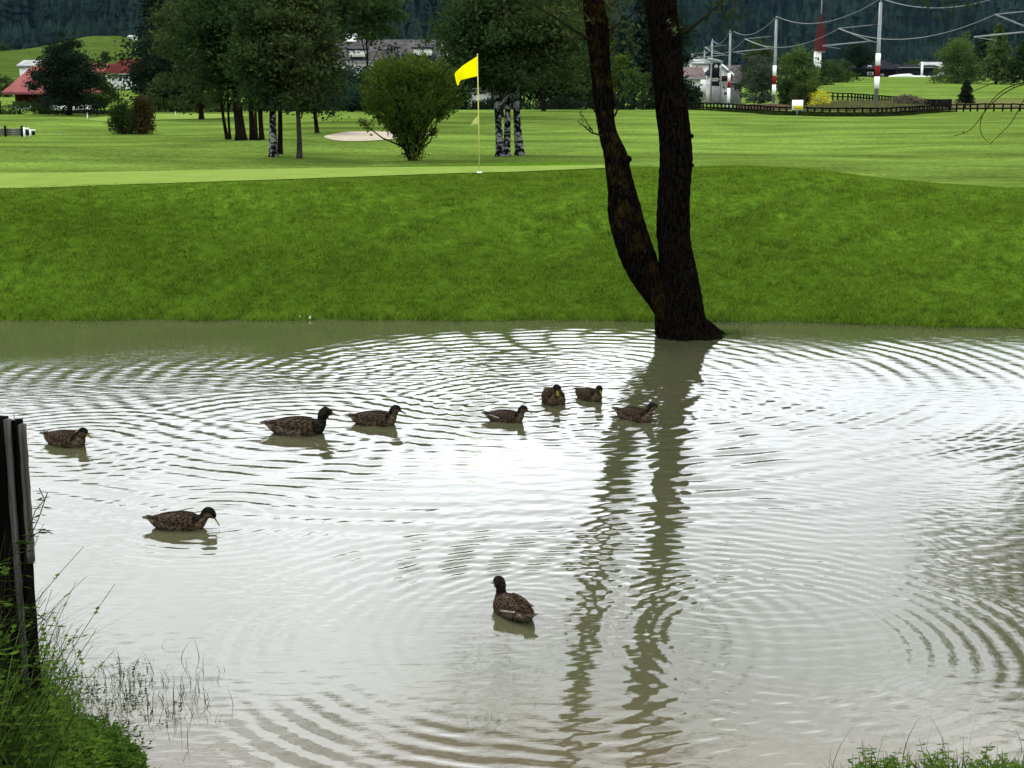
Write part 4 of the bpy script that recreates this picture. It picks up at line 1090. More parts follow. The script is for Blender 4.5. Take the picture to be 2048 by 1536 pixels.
# ------------------------------------------------------------------ twin trunked tree at the waterline
def bark_material(name, lichen):
    m, n, l, b = principled(name, (.02, .015, .01), .95, 0)
    tc = n.new('ShaderNodeTexCoord')
    mp = n.new('ShaderNodeMapping'); mp.inputs['Scale'].default_value = (1, 1, .16); l.new(tc.outputs['Object'], mp.inputs[0])
    v = n.new('ShaderNodeTexVoronoi'); v.feature = 'DISTANCE_TO_EDGE'; v.inputs['Scale'].default_value = 34
    nz = n.new('ShaderNodeTexNoise'); nz.inputs['Scale'].default_value = 10; nz.inputs['Detail'].default_value = 6; l.new(mp.outputs[0], nz.inputs['Vector'])
    mx = n.new('ShaderNodeMixRGB'); mx.inputs['Fac'].default_value = .12; l.new(mp.outputs[0], mx.inputs[1]); l.new(nz.outputs['Color'], mx.inputs[2]); l.new(mx.outputs[0], v.inputs['Vector'])
    mr = n.new('ShaderNodeMapRange'); mr.inputs['From Max'].default_value = .09; l.new(v.outputs['Distance'], mr.inputs['Value'])
    r = n.new('ShaderNodeValToRGB'); r.color_ramp.elements[0].color = (.0008, .0007, .0006, 1); r.color_ramp.elements[1].color = (.0040, .0033, .0026, 1)
    l.new(mr.outputs[0], r.inputs[0])
    n2 = n.new('ShaderNodeTexNoise'); n2.inputs['Scale'].default_value = 5; n2.inputs['Detail'].default_value = 7; n2.inputs['Roughness'].default_value = .7; l.new(tc.outputs['Object'], n2.inputs['Vector'])
    r2 = n.new('ShaderNodeMapRange'); r2.inputs['From Min'].default_value = .5; r2.inputs['From Max'].default_value = .68; r2.inputs['To Max'].default_value = lichen; l.new(n2.outputs['Fac'], r2.inputs['Value'])
    m2 = n.new('ShaderNodeMixRGB'); m2.inputs[2].default_value = (.019, .0135, .0025, 1); l.new(r2.outputs[0], m2.inputs['Fac']); l.new(r.outputs[0], m2.inputs[1])
    l.new(m2.outputs[0], b.inputs['Base Color'])
    ad = n.new('ShaderNodeMath'); ad.operation = 'ADD'; l.new(mr.outputs[0], ad.inputs[0]); l.new(nz.outputs['Fac'], ad.inputs[1])
    bp = n.new('ShaderNodeBump'); bp.inputs['Strength'].default_value = 1; bp.inputs['Distance'].default_value = .03; l.new(ad.outputs[0], bp.inputs['Height']); l.new(bp.outputs[0], b.inputs['Normal'])
    return m
BARK_L, BARK_R = bark_material('bark_lichen', .85), bark_material('bark_black', .18)
TWIGM = noisy('twig_bark', (.008, .007, .004), (.018, .015, .009), 10, .9)
def near_tree():
    D = 17.75; rng = np.random.RandomState(101)
    x = X_at(1372, D, 0)
    r = root('twin_trunk_tree', 'dark twin trunked tree standing in the flood water at the foot of the bank', 'tree', (x, D, -.15))
    L = np.array([(629, 1314, 1392), (600, 1295, 1350), (547, 1257, 1323), (500, 1237, 1307), (456, 1222, 1294), (420, 1217, 1283), (387, 1217, 1273), (350, 1213, 1264), (322, 1211, 1259), (312, 1210, 1257), (300, 1208, 1250), (273, 1201, 1237), (240, 1195, 1231), (205, 1189, 1230), (170, 1187, 1226), (137, 1184, 1223), (90, 1178, 1221), (46, 1174, 1220), (0, 1168, 1209)], float)
    Rr = np.array([(690, 1318, 1422), (665, 1319, 1416), (640, 1319, 1412), (600, 1316, 1406), (547, 1320, 1394), (500, 1316, 1384), (470, 1313, 1379), (410, 1315, 1380), (360, 1319, 1383), (319, 1321, 1384), (273, 1318, 1383), (205, 1312, 1373), (137, 1307, 1366), (68, 1300, 1358), (0, 1291, 1352)], float)
    ph = rng.rand(40)*6.28
    def bark(s):
        def f(z, th):
            a = np.abs(np.sin(th*6.5 + 1.3*np.sin(z*3.1+s) + .8*np.sin(z*7+th*2))) ** .6
            b_ = .5*np.sin(th*3 + z*5 + ph[s]) + .5*np.sin(th*2 - z*9 + ph[s+1])
            c_ = np.sin(z*31 + th*5 + ph[s+2])*np.sin(z*17 - th*9)
            return 1 + .055*(a - .5) + .04*b_ + .025*c_
        return f
    def stem(T_, s, ydrift, extra, name, mat, side):
        T_ = T_[np.argsort(-T_[:, 0])]
        vv = np.linspace(T_[0, 0], T_[-1, 0], 170)
        uL = np.interp(-vv, -T_[:, 0], T_[:, 1]); uR = np.interp(-vv, -T_[:, 0], T_[:, 2])
        k = np.ones(9)/9; pad = lambda q: np.convolve(np.pad(q, 4, 'edge'), k, 'valid')
        uL, uR = pad(uL), pad(uR)
        zz = np.array([Z_at(v, D) for v in vv]); xx = np.array([X_at((a+b)/2, D, z) for a, b, z in zip(uL, uR, zz)]); rr = W_px((uR-uL)/2, D)
        zz[0] -= .25
        p = np.column_stack([xx, D + ydrift*(zz/3.5), zz]); 
        # continue above the picture into the crown
        top = []; rad = []
        q = p[-1].copy(); dr = (p[-1]-p[-12]); dr /= np.linalg.norm(dr)
        for i_ in range(30):
            dr = dr*.8 + .2*np.array([side*.07, 0, 1.0]); dr /= np.linalg.norm(dr)
            q = q + dr*.2; top.append(q.copy()); rad.append(rr[-1]*(1 - .75*(i_/30)**1.5))
        p = np.vstack([p, top]); rr = np.concatenate([rr, rad])
        m = MB(); m.tube(p, rr, 56, True, bark(s))
        # knots
        for (u, v, sz) in extra:
            z = Z_at(v, D); xk = X_at(u, D, z); t_ = np.linspace(0, 1, 6)
            i_ = np.argmin(np.abs(p[:, 2]-z)); c0 = p[i_]; e = np.array([xk, D-.06, z])
            m.tube(c0 + (e-c0)*t_[:, None], sz*(1 + .2*np.sin(t_*9))*(1 - .35*t_), 10, True, bark(3))
        o = pb(m, name, mat, r, True)
        return p, rr, o
    pR, rR, oR = stem(Rr, 5, .05, [(1385, 272, .035), (1312, 231, .018), (1386, 330, .03)], 'trunk', BARK_R, .3)
    pL, rL, oL = stem(L, 9, .25, [(1258, 318, .055), (1190, 135, .03), (1221, 398, .03), (1234, 455, .02)], 'trunk', BARK_L, -1)
    oL['label'] = 'left leaning trunk with yellowish lichen'; oR['label'] = 'right upright blackish trunk'
    # root flare
    m = MB()
    for (a, b_, s0, s1, dy) in [((1372, 540), (1440, 686), .10, .07, -.16), ((1372, 590), (1458, 682), .10, .045, -.05), ((1380, 610), (1420, 692), .12, .06, -.26), ((1334, 620), (1318, 690), .10, .05, -.12), ((1360, 610), (1362, 694), .12, .07, -.26), ((1376, 560), (1478, 680), .06, .02, .2)]:
        A_ = np.array([X_at(a[0], D, .5), D - .02, Z_at(a[1], D)]); Bv = np.array([X_at(b_[0], D, 0), D + dy, -.09])
        t_ = np.linspace(0, 1, 26); pp = np.column_stack([A_[0] + (Bv[0]-A_[0])*t_**2.6, A_[1] + (Bv[1]-A_[1])*t_**1.6, A_[2] + (Bv[2]-A_[2])*t_**.93])
        m.tube(pp, np.interp(t_, [0, .5, .75, 1], [.015, s0*.8, s0*.95, s1]), 16, True, bark(2))
    pb(m, 'root', BARK_R, r, True)
    # grass and moss tuft on the root
    # high crown (seen in the water) carried by limbs
    m = MB(); lf = MB()
    tgt = []
    for k in range(64):
        a = rng.rand()
        c = np.array([rng.uniform(-4.8, 3.0), D + rng.uniform(-2.5, 3.0), 0]); c[2] = rng.uniform(5.6, 9.5) + .06*(c[0]-1)**2*.4
        if c[0] > 1.3 and c[2] < 6.6: c[2] += 1.4
        tgt.append(c)
    for c in tgt:
        src_ = (pL, rL) if c[0] < 1.6 else (pR, rR)
        i_ = rng.randint(len(src_[0])-22, len(src_[0])-2); p0 = src_[0][i_]
        mid = (p0+c)/2 + rng.normal(size=3)*.25 + np.array([0, 0, .2])
        m.tube([p0, mid, c], [src_[1][i_]*.35, .04, .012], 6, False)
        nl = 95
        lf.leaves(c + rng.normal(size=(nl, 3))*np.array([.42, .42, .28]), .15, rng, .35, .2)
    pb(m, 'limb', BARK_R, r, True); pb(lf, 'crown', L_OLIVE, r)
    # low twigs that show inside the picture
    def twig(pts, rad, leafpos, nleaf, ls, lm, spread=.05):
        P3 = np.array([(X_at(u, D + dy, 2.5), D + dy, Z_at(v, D + dy)) for u, v, dy in pts])
        t_ = np.linspace(0, 1, 20); tk = np.linspace(0, 1, len(P3))
        pp = np.column_stack([np.interp(t_, tk, P3[:, i_]) for i_ in range(3)]); kk = np.ones(3)/3
        for i_ in range(3): pp[1:-1, i_] = np.convolve(pp[:, i_], kk, 'valid')
        m = MB(); m.tube(pp, np.linspace(rad, rad*.25, 20), 6)
        o = pb(m, 'branch', TWIGM, r, True)
        if nleaf:
            q = pp[rng.randint(int(leafpos*20), 20, nleaf)] + rng.normal(size=(nleaf, 3))*spread
            m = MB(); m.leaves(q, ls, rng, .35); pb(m, 'leaves', lm, r, False, None, o)
    twig([(1203, 271, 0), (1182, 265, -.1), (1165, 250, -.15), (1156, 243, -.2)], .012, .1, 12, .07, L_MID, .03)
    twig([(1186, 264, -.1), (1170, 240, -.15), (1160, 228, -.2)], .007, .4, 10, .06, L_MID, .025)
    twig([(1229, 232, 0), (1240, 205, -.1), (1252, 180, -.15), (1256, 166, -.15)], .012, .4, 26, .09, L_MID, .05)
    twig([(1244, 200, 0), (1262, 182, -.1), (1272, 172, -.1)], .008, .4, 22, .08, L_MID, .05)
    twig([(1180, 82, .1), (1150, 62, -.2), (1110, 35, -.4), (1060, 5, -.5), (1000, -40, -.6)], .022, .1, 46, .085, L_OLIVE, .10)
    twig([(1182, 80, .1), (1140, 75, 0), (1090, 66, -.1), (1070, 70, -.1)], .012, .2, 36, .08, L_OLIVE, .08)
    twig([(1186, 50, .1), (1160, 20, .2), (1120, -10, .3)], .018, .1, 26, .08, L_OLIVE, .09)
    twig([(1215, 60, .2), (1240, 44, .1), (1262, 28, 0), (1300, 10, 0)], .018, .1, 26, .08, L_OLIVE, .07)
    twig([(1230, 10, .1), (1250, 55, 0), (1262, 88, -.1), (1266, 110, -.1)], .010, .1, 40, .085, L_OLIVE, .07)
    twig([(1356, 70, 0), (1400, 38, -.2), (1430, 10, -.3), (1450, -25, -.3)], .02, .2, 26, .085, L_DARK, .08)
    twig([(1438, -20, -.3), (1436, 20, -.3), (1450, 48, -.3), (1462, 62, -.3)], .016, .1, 46, .075, L_DARK, .05)
    twig([(1466, -20, -.2), (1462, 18, -.3), (1470, 40, -.3)], .010, .1, 26, .07, L_DARK, .05)
    twig([(1330, 60, -.35), (1345, 52, -.4), (1360, 58, -.5)], .012, .2, 16, .07, L_OLIVE, .04)
    twig([(1000, -60, -.5), (1008, -10, -.5), (1000, 30, -.5), (1010, 52, -.5)], .010, .1, 60, .08, L_OLIVE, .09)
    twig([(900, -60, -.5), (920, -10, -.5), (912, 20, -.5)], .010, .1, 50, .08, L_OLIVE, .10)
near_tree()

# trees outside the right edge whose reflection and twigs show
ptree('leaf', 'broadleaf_tree', 'tall tree beyond the right picture edge, seen only mirrored in the water', 2250, 300, -900, 300, -90, L_DARK, D=36, seed=111, nclump=120, nleaf=120, lsize=.2, tr=.2, inner=.2, clr=.25)
def willow():
    D = 13.0; x = 7.0; rng = np.random.RandomState(120)
    r = root('willow_tree', 'willow outside the right edge whose thin curved twigs hang into the picture', 'tree', (x, D, -.3))
    m = MB(); m.tube([(x, D, -.35), (x-.1, D, 1.5), (x+.1, D+.2, 3.6), (x, D+.2, 6.5)], [.3, .2, .17, .06], 12); pb(m, 'trunk', BARK_R, r, True)
    lf = MB(); lm = MB()
    for k in range(44):
        c = np.array([x + rng.uniform(-2.2, 3), D + rng.uniform(-2, 2.5), rng.uniform(4.6, 8)])
        lm.tube([(x, D+.2, 3.4 + rng.rand()*2.5), (np.array([x, D, 5.2]) + c)/2, c], [.05, .03, .01], 5)
        lf.leaves(c + rng.normal(size=(80, 3))*np.array([.4, .4, .3]), .11, rng, .3)
    pb(lf, 'crown', L_DARK, r); pb(lm, 'limb', BARK_R, r)
    def tw(pts, rad, nleaf=0, ls=.05, sp=.03, dd=0):
        P3 = np.array([(X_at(u, D+dd, 2.5), D+dd + .1*i_, Z_at(v, D+dd + .1*i_)) for i_, (u, v) in enumerate(pts)])
        n = 26; t_ = np.linspace(0, 1, n); tk = np.linspace(0, 1, len(P3))
        pp = np.column_stack([np.interp(t_, tk, P3[:, i_]) for i_ in range(3)]); kk = np.ones(5)/5
        for i_ in range(3): pp[2:-2, i_] = np.convolve(pp[:, i_], kk, 'valid')
        m = MB(); m.tube(pp, np.linspace(rad, rad*.5, n), 5); o = pb(m, 'branch', TWIGM, r, True)
        if nleaf:
            m = MB(); m.leaves(pp[rng.randint(0, n, nleaf)] + rng.normal(size=(nleaf, 3))*sp, ls, rng, .3); pb(m, 'leaves', L_DARK, r, False, None, o)
    tw([(2120, 120), (2080, 132), (2025, 152), (1985, 172), (1945, 192)], .0055, 3, .03, .02)
    tw([(2110, 150), (2060, 162), (2030, 170), (2008, 188), (1998, 215), (1985, 250), (1970, 268), (1952, 272)], .0055, 3, .03, .02)
    tw([(2100, 158), (2050, 166), (2022, 180), (2010, 198), (1998, 215), (1990, 240), (2002, 270), (2024, 282), (2034, 283)], .0055, 3, .03, .02)
    tw([(2090, 170), (2058, 180), (2050, 215), (2040, 250), (2024, 272), (2016, 288)], .005, 3, .03, .02)
    for q in range(7):
        u = 1828 + q*22 + rng.normal()*5
        tw([(u+60, -130), (u+30, -60), (u+8, -20), (u + rng.normal()*8, rng.uniform(4, 26))], .006, 46, .055, .035, .1)
willow()

# ------------------------------------------------------------------ ducks
FEATH, n, l, b = principled('mottled_feathers', (.05, .03, .02), .85, 0)
tc = n.new('ShaderNodeTexCoord'); mp = n.new('ShaderNodeMapping'); mp.inputs['Scale'].default_value = (38, 60, 60); l.new(tc.outputs['Object'], mp.inputs[0])
v = n.new('ShaderNodeTexVoronoi'); v.inputs['Scale'].default_value = 1; l.new(mp.outputs[0], v.inputs['Vector'])
rp = n.new('ShaderNodeValToRGB'); rp.color_ramp.elements[0].position = .25; rp.color_ramp.elements[1].position = .75
rp.color_ramp.elements[0].color = (.30, .30, .30, 1); rp.color_ramp.elements[1].color = (1.5, 1.4, 1.25, 1); l.new(v.outputs['Distance'], rp.inputs[0])
ca = n.new('ShaderNodeAttribute'); ca.attribute_name = 'plumage'
mu = n.new('ShaderNodeMixRGB'); mu.blend_type = 'MULTIPLY'; mu.inputs['Fac'].default_value = 1; l.new(ca.outputs['Color'], mu.inputs[1]); l.new(rp.outputs[0], mu.inputs[2])
l.new(mu.outputs[0], b.inputs['Base Color'])
bp = n.new('ShaderNodeBump'); bp.inputs['Strength'].default_value = .3; bp.inputs['Distance'].default_value = .004; l.new(v.outputs['Distance'], bp.inputs['Height']); l.new(bp.outputs[0], b.inputs['Normal'])
WING_M, n, l, b = principled('wing_feathers', (.02, .015, .01), .85, 0)
tc = n.new('ShaderNodeTexCoord'); mp = n.new('ShaderNodeMapping'); mp.inputs['Scale'].default_value = (30, 50, 80); l.new(tc.outputs['Object'], mp.inputs[0])
v = n.new('ShaderNodeTexVoronoi'); v.feature = 'DISTANCE_TO_EDGE'; l.new(mp.outputs[0], v.inputs['Vector']); v.inputs['Scale'].default_value = 1
rp = n.new('ShaderNodeValToRGB'); rp.color_ramp.elements[0].position = .02; rp.color_ramp.elements[1].position = .16
rp.color_ramp.elements[0].color = (.040, .030, .021, 1); rp.color_ramp.elements[1].color = (.0065, .0045, .0035, 1); l.new(v.outputs['Distance'], rp.inputs[0]); l.new(rp.outputs[0], b.inputs['Base Color'])
TAIL_M = noisy('tail_feathers', (.006, .005, .005), (.07, .065, .06), 20, .7, stretch=(.5, 3, 1), lo=.45, hi=.6)
BILL_M = noisy('bill_olive', (.06, .052, .008), (.09, .078, .012), 12, .4)
BILL_D = noisy('bill_dark', (.008, .007, .004), (.016, .013, .006), 12, .4)
BILL_O = noisy('bill_orange', (.055, .03, .008), (.08, .045, .010), 12, .4)
EYE = noisy('duck_eye', (.004, .003, .003), (.006, .005, .005), 3, .1)
SPEC = noisy('white_wing_bar', (.12, .11, .10), (.18, .17, .155), 20, .6)
def catmull(T, k):
    T = np.asarray(T, float); n = len(T); out = []
    for i_ in range(n-1):
        p0, p1, p2, p3 = T[max(i_-1, 0)], T[i_], T[i_+1], T[min(i_+2, n-1)]
        for t_ in np.linspace(0, 1, k, endpoint=False):
            out.append(.5*((2*p1) + (-p0+p2)*t_ + (2*p0-5*p1+4*p2-p3)*t_*t_ + (-p0+3*p1-3*p2+p3)*t_**3))
    out.append(T[-1]); return np.array(out)
def duck(label, u, v, yaw, scale, bill=BILL_M, head='up', bright=1.0, drake=False, bar=False, turn=0.0, neck_k=.62):
    D = D_at(v, 0.0); x = X_at(u, D, 0)
    r = thing('duck', label, 'duck', (x, D, 0), radians(yaw), 'mallard ducks swimming on the flood water'); r.scale = (scale,)*3
    ORI[r.name] = np.zeros(3)
    # stations: x, z, half width, half height, tilt of section (deg)
    ST = [(-.262, .062, .004, .003, 0), (-.235, .062, .024, .011, 0), (-.20, .052, .052, .032, 3), (-.15, .042, .076, .054, 3), (-.08, .034, .094, .072, 2), (0, .032, .100, .080, 0), (.07, .034, .094, .075, -6), (.115, .044, .074, .064, -22)]
    if head == 'up':
        ST += [(.140, .072, .046, .046, -55), (.148, .105, .032, .036, -80), (.150, .135, .031, .036, -78), (.158, .162, .036, .042, -55), (.178, .182, .037, .040, -25), (.201, .181, .028, .029, 12), (.216, .171, .014, .014, 28)]
        B0, B1 = np.array([.210, 0, .172]), np.array([.268, 0, .143])
    elif head == 'low':
        ST += [(.145, .062, .046, .044, -42), (.165, .083, .034, .034, -50), (.178, .102, .034, .038, -42), (.196, .115, .037, .041, -10), (.216, .110, .035, .038, 25), (.234, .092, .024, .025, 48), (.243, .078, .014, .014, 58)]
        B0, B1 = np.array([.240, 0, .082]), np.array([.276, 0, .018])
    elif head == 'stretch':
        ST += [(.145, .075, .042, .044, -50), (.155, .110, .028, .032, -78), (.160, .145, .029, .034, -78), (.169, .175, .034, .041, -55), (.188, .194, .035, .039, -20), (.210, .192, .025, .025, 8), (.226, .186, .014, .014, 20)]
        B0, B1 = np.array([.222, 0, .187]), np.array([.280, 0, .168])
    if head != 'low':
        dzh = (.07 + (.18-.07)*neck_k) - .18
        ST = ST[:8] + [(a_, .07 + (b_-.07)*neck_k if b_ < .15 else b_ + dzh, c_, d_, e_) for a_, b_, c_, d_, e_ in ST[8:]]
        B0 = B0 + [0, 0, dzh]; B1 = B1 + [0, 0, dzh]
    S_ = catmull(ST, 5); ns = 22
    th = np.linspace(0, 2*pi, ns, endpoint=False)
    V = []; colr = []
    ty = radians(turn); neck = np.clip((S_[:, 0]*.0), 0, 1)
    nb = 7*5
    for i_, (sx, sz, rw, rh, tl) in enumerate(S_):
        a = radians(tl)
        for t_ in th:
            cy_, cz_ = cos(t_)*rw, sin(t_)*rh
            if i_ < nb and cz_ < 0: cz_ *= 1.1
            if i_ < nb and cz_ > 0: cy_ *= 1 - .12*(cz_/max(rh, 1e-5))
            # section plane normal tilts with a: section 'up' vector
            q = np.array([sx + cz_*sin(a), cy_, sz + cz_*cos(a)])
            back = sin(t_)
            if i_ < nb:
                c = np.array([.066, .053, .038]) if back < .35 else np.array([.026, .018, .013])
                if sx < -.19 and back < .3: c = np.array([.16, .14, .11])
                if drake and back < .3 and sx > -.15 and sx < .05: c = np.array([.085, .070, .060])
                if sx > .04: c = np.array([.044, .031, .021])
            else:
                c = np.array([.085, .068, .046])
                if abs(cos(t_)) > .8 and sin(t_) > .05: c = np.array([.012, .009, .007])
                if back > .45 or drake: c = np.array([.014, .013, .011])
                if drake: c = np.array([.015, .015, .012])
            colr.append(c*bright*.50)
            V.append(q)
    V = np.array(V); colr = np.array(colr)
    def turnv(A):
        A = A.copy(); px_, pz_ = .150, .12
        w = sm(.075, .11, A[:, 2]) if head != 'low' else sm(.14, .18, A[:, 0])
        w = w * (A[:, 0] > .08)
        dx, dy = A[:, 0]-px_, A[:, 1]
        A[:, 0] = np.where(w > 0, px_ + dx*np.cos(ty*w) - dy*np.sin(ty*w), A[:, 0]); A[:, 1] = np.where(w > 0, dx*np.sin(ty*w) + dy*np.cos(ty*w), A[:, 1])
        return A
    if turn: V = turnv(V)
    k = len(S_); i_ = np.arange(k-1)[:, None]; j_ = np.arange(ns)[None, :]
    Q = np.stack([i_*ns+j_, i_*ns+(j_+1) % ns, (i_+1)*ns+(j_+1) % ns, (i_+1)*ns+j_], -1).reshape(-1, 4)
    m = MB(); m.add(V, Q[:, ::-1])
    m.add([V[:ns].mean(0), V[-ns:].mean(0)])
    nn = k*ns
    m.T.append(np.array([[nn, q, (q+1) % ns] for q in range(ns)] + [[nn+1, (k-1)*ns+(q+1) % ns, (k-1)*ns+q] for q in range(ns)]))
    o = pb(m, 'body', FEATH, r, True)
    colr = np.vstack([colr, colr[0], colr[-1]])
    at = o.data.color_attributes.new('plumage', 'FLOAT_COLOR', 'POINT')
    at.data.foreach_set('color', np.hstack([colr, np.ones((len(colr), 1))]).astype(np.float32).ravel())
    # bill: flattened wedge
    bd = B1 - B0; V = []
    for f, w_, h_ in [(-.12, .012, .012), (.1, .0125, .0105), (.4, .0105, .006), (.7, .0125, .004), (.92, .0115, .003), (1.0, .006, .002)]:
        c = B0 + bd*f
        for t_ in np.linspace(0, 2*pi, 10, endpoint=False): V.append((c[0], c[1] + cos(t_)*w_, c[2] + sin(t_)*h_))
    V = np.array(V); V = turnv(V) if turn else V
    i_ = np.arange(5)[:, None]; j_ = np.arange(10)[None, :]
    Q = np.stack([i_*10+j_, i_*10+(j_+1) % 10, (i_+1)*10+(j_+1) % 10, (i_+1)*10+j_], -1).reshape(-1, 4)
    m = MB(); m.add(np.vstack([V, V[-10:].mean(0)]), Q[:, ::-1], [[60, 50+(q+1) % 10, 50+q] for q in range(10)]); pb(m, 'bill', bill, r, True)
    # eyes
    hc = S_[-9]; 
    for s_ in (-1, 1):
        c = np.array([[hc[0]+.002, s_*(hc[2]*.93), hc[1]+.008]]); c = turnv(c)[0] if turn else c[0]
        m = MB(); m.tube([c - [0, 0, .004], c, c + [0, 0, .004]], [.002, .0048, .002], 8); pb(m, 'eye', EYE, r, True)
    # folded wings lying proud of the flanks, tips over the tail
    for s_ in (-1, 1):
        V = []; K, J = 16, 8
        for a_ in range(K):
            f = a_/(K-1); sx = .075 - f*.305
            rw = np.interp(sx, S_[:nb, 0], S_[:nb, 2]); rh = np.interp(sx, S_[:nb, 0], S_[:nb, 3]); sz = np.interp(sx, S_[:nb, 0], S_[:nb, 1])
            wd = sin(min(f*1.15+.10, 1)*pi)**.6
            for b_ in range(J):
                g = b_/(J-1); t_ = radians(12 + 66*g) if f < .8 else radians(25 + 53*g)
                lo_ = radians(45 - 34*wd); hi_ = radians(50 + 30*wd); t_ = lo_ + (hi_-lo_)*g
                lift = .004 + .007*sin(g*pi)*wd + .012*sm(.75, 1, f)
                V.append((sx, s_*cos(t_)*(rw*(1-.12*sin(t_))+lift), sz + sin(t_)*(rh+lift) + .012*float(sm(.7, 1, f))))
        V = np.array(V); Q = [[a_*J+b_, a_*J+b_+1, (a_+1)*J+b_+1, (a_+1)*J+b_] for a_ in range(K-1) for b_ in range(J-1)]
        m = MB(); m.add(V, Q if s_ > 0 else [q[::-1] for q in Q])
        V2 = V.copy(); V2[:, 1] -= s_*.006; V2[:, 2] -= .004; m.add(V2, Q if s_ < 0 else [q[::-1] for q in Q])
        w_ = pb(m, 'wing', WING_M, r, True)
        if bar:
            V = []
            for a_ in range(8):
                f = a_/7; sx = -.05 - f*.12
                rw = np.interp(sx, S_[:nb, 0], S_[:nb, 2]); rh = np.interp(sx, S_[:nb, 0], S_[:nb, 3]); sz = np.interp(sx, S_[:nb, 0], S_[:nb, 1])
                for t_ in (radians(8 + 16*f), radians(16 + 16*f)):
                    V.append((sx, s_*cos(t_)*(rw+.012), sz + sin(t_)*(rh+.012)))
            Q = [[2*a_, 2*a_+1, 2*a_+3, 2*a_+2] for a_ in range(7)]
            m = MB(); m.add(V, Q); pb(m, 'wing_bar', SPEC, r, True, None, w_)
    m = MB()
    for q in range(7):
        a = radians((q-3)*9); L_ = .075 - abs(q-3)*.006
        b0 = np.array([-.205, (q-3)*.006, .060]); d = np.array([-cos(a)*L_, sin(a)*L_, .012]); pdn = np.array([sin(a), cos(a), 0])*.010
        m.add([b0-pdn, b0+pdn, b0+d+pdn*.7, b0+d*1.12, b0+d-pdn*.7, b0+[0, 0, -.006], b0+d*.95+[0, 0, -.005]], [[0, 1, 2, 4]], [[4, 2, 3], [1, 0, 5], [4, 6, 2]])
    pb(m, 'tail', TAIL_M, r)
    return r
duck('duck swimming right, the leftmost of all, just past the wooden post', 135, 889, -28, 1.08, BILL_M, 'up', 1.15, neck_k=.45)
duck('large dark headed duck with dull orange bill and pale flank, left of centre', 600, 866, -6, 1.30, BILL_O, 'stretch', 1.1, True)
duck('duck with dark lowered bill, right behind the large dark headed one in the row', 753, 848, -12, 1.06, BILL_D, 'up', 1.1)
duck('duck with pale wing bars facing right, middle of the pond near the pair', 1014, 842, -18, .90, BILL_D, 'up', 1.05, False, True)
duck('duck coming straight at the viewer, the taller one of the far pair', 1107, 804, -82, 1.15, BILL_M, 'up', 1.0, False, False, -4, neck_k=.72)
duck('duck coming towards the viewer with pale cheek, right one of the far pair', 1180, 798, -58, .95, BILL_M, 'up', 1.0, False, False, -20)
duck('duck with yellow bill beside the mirrored trunk, rightmost of all', 1272, 839, -42, .98, BILL_M, 'stretch', 1.3, False, False, 38)
duck('duck dipping its yellow bill to the water, alone in the left foreground', 363, 1055, -5, .99, BILL_M, 'low', 1.15)
duck('nearest duck seen from behind with white wing bar, centre foreground', 1024, 1226, 118, .94, BILL_D, 'up', 1.25, False, True, neck_k=.72)

# two white feathers stranded at the far shore
for k, (u, v, lab) in enumerate([(600, 640, 'small upright white feather at the far waterline, left of its twin'), (618, 640, 'small curled white feather at the far waterline, right of its twin')]):
    x, y, z = ground_at(u, v)
    m = MB(); V = []
    for i_ in range(8):
        f = i_/7; w_ = .011*sin(f*pi*.9+.25)
        V += [(x - w_ + (k*.02)*f, y, z + .004 + .045*f), (x + w_ + (k*.02)*f, y - .012*sin(f*3), z + .004 + .045*f)]
    Q = [[2*i_, 2*i_+1, 2*i_+3, 2*i_+2] for i_ in range(7)]; m.add(V, Q)
    V2 = np.array(V); V2[:, 1] += .004; m.add(V2, [q[::-1] for q in Q])
    o = m.build('feather', WHITE, None, False, (x, y, z)); o.location = (x, y, z); tag(o, lab, 'feather', 'white feathers at the shore')

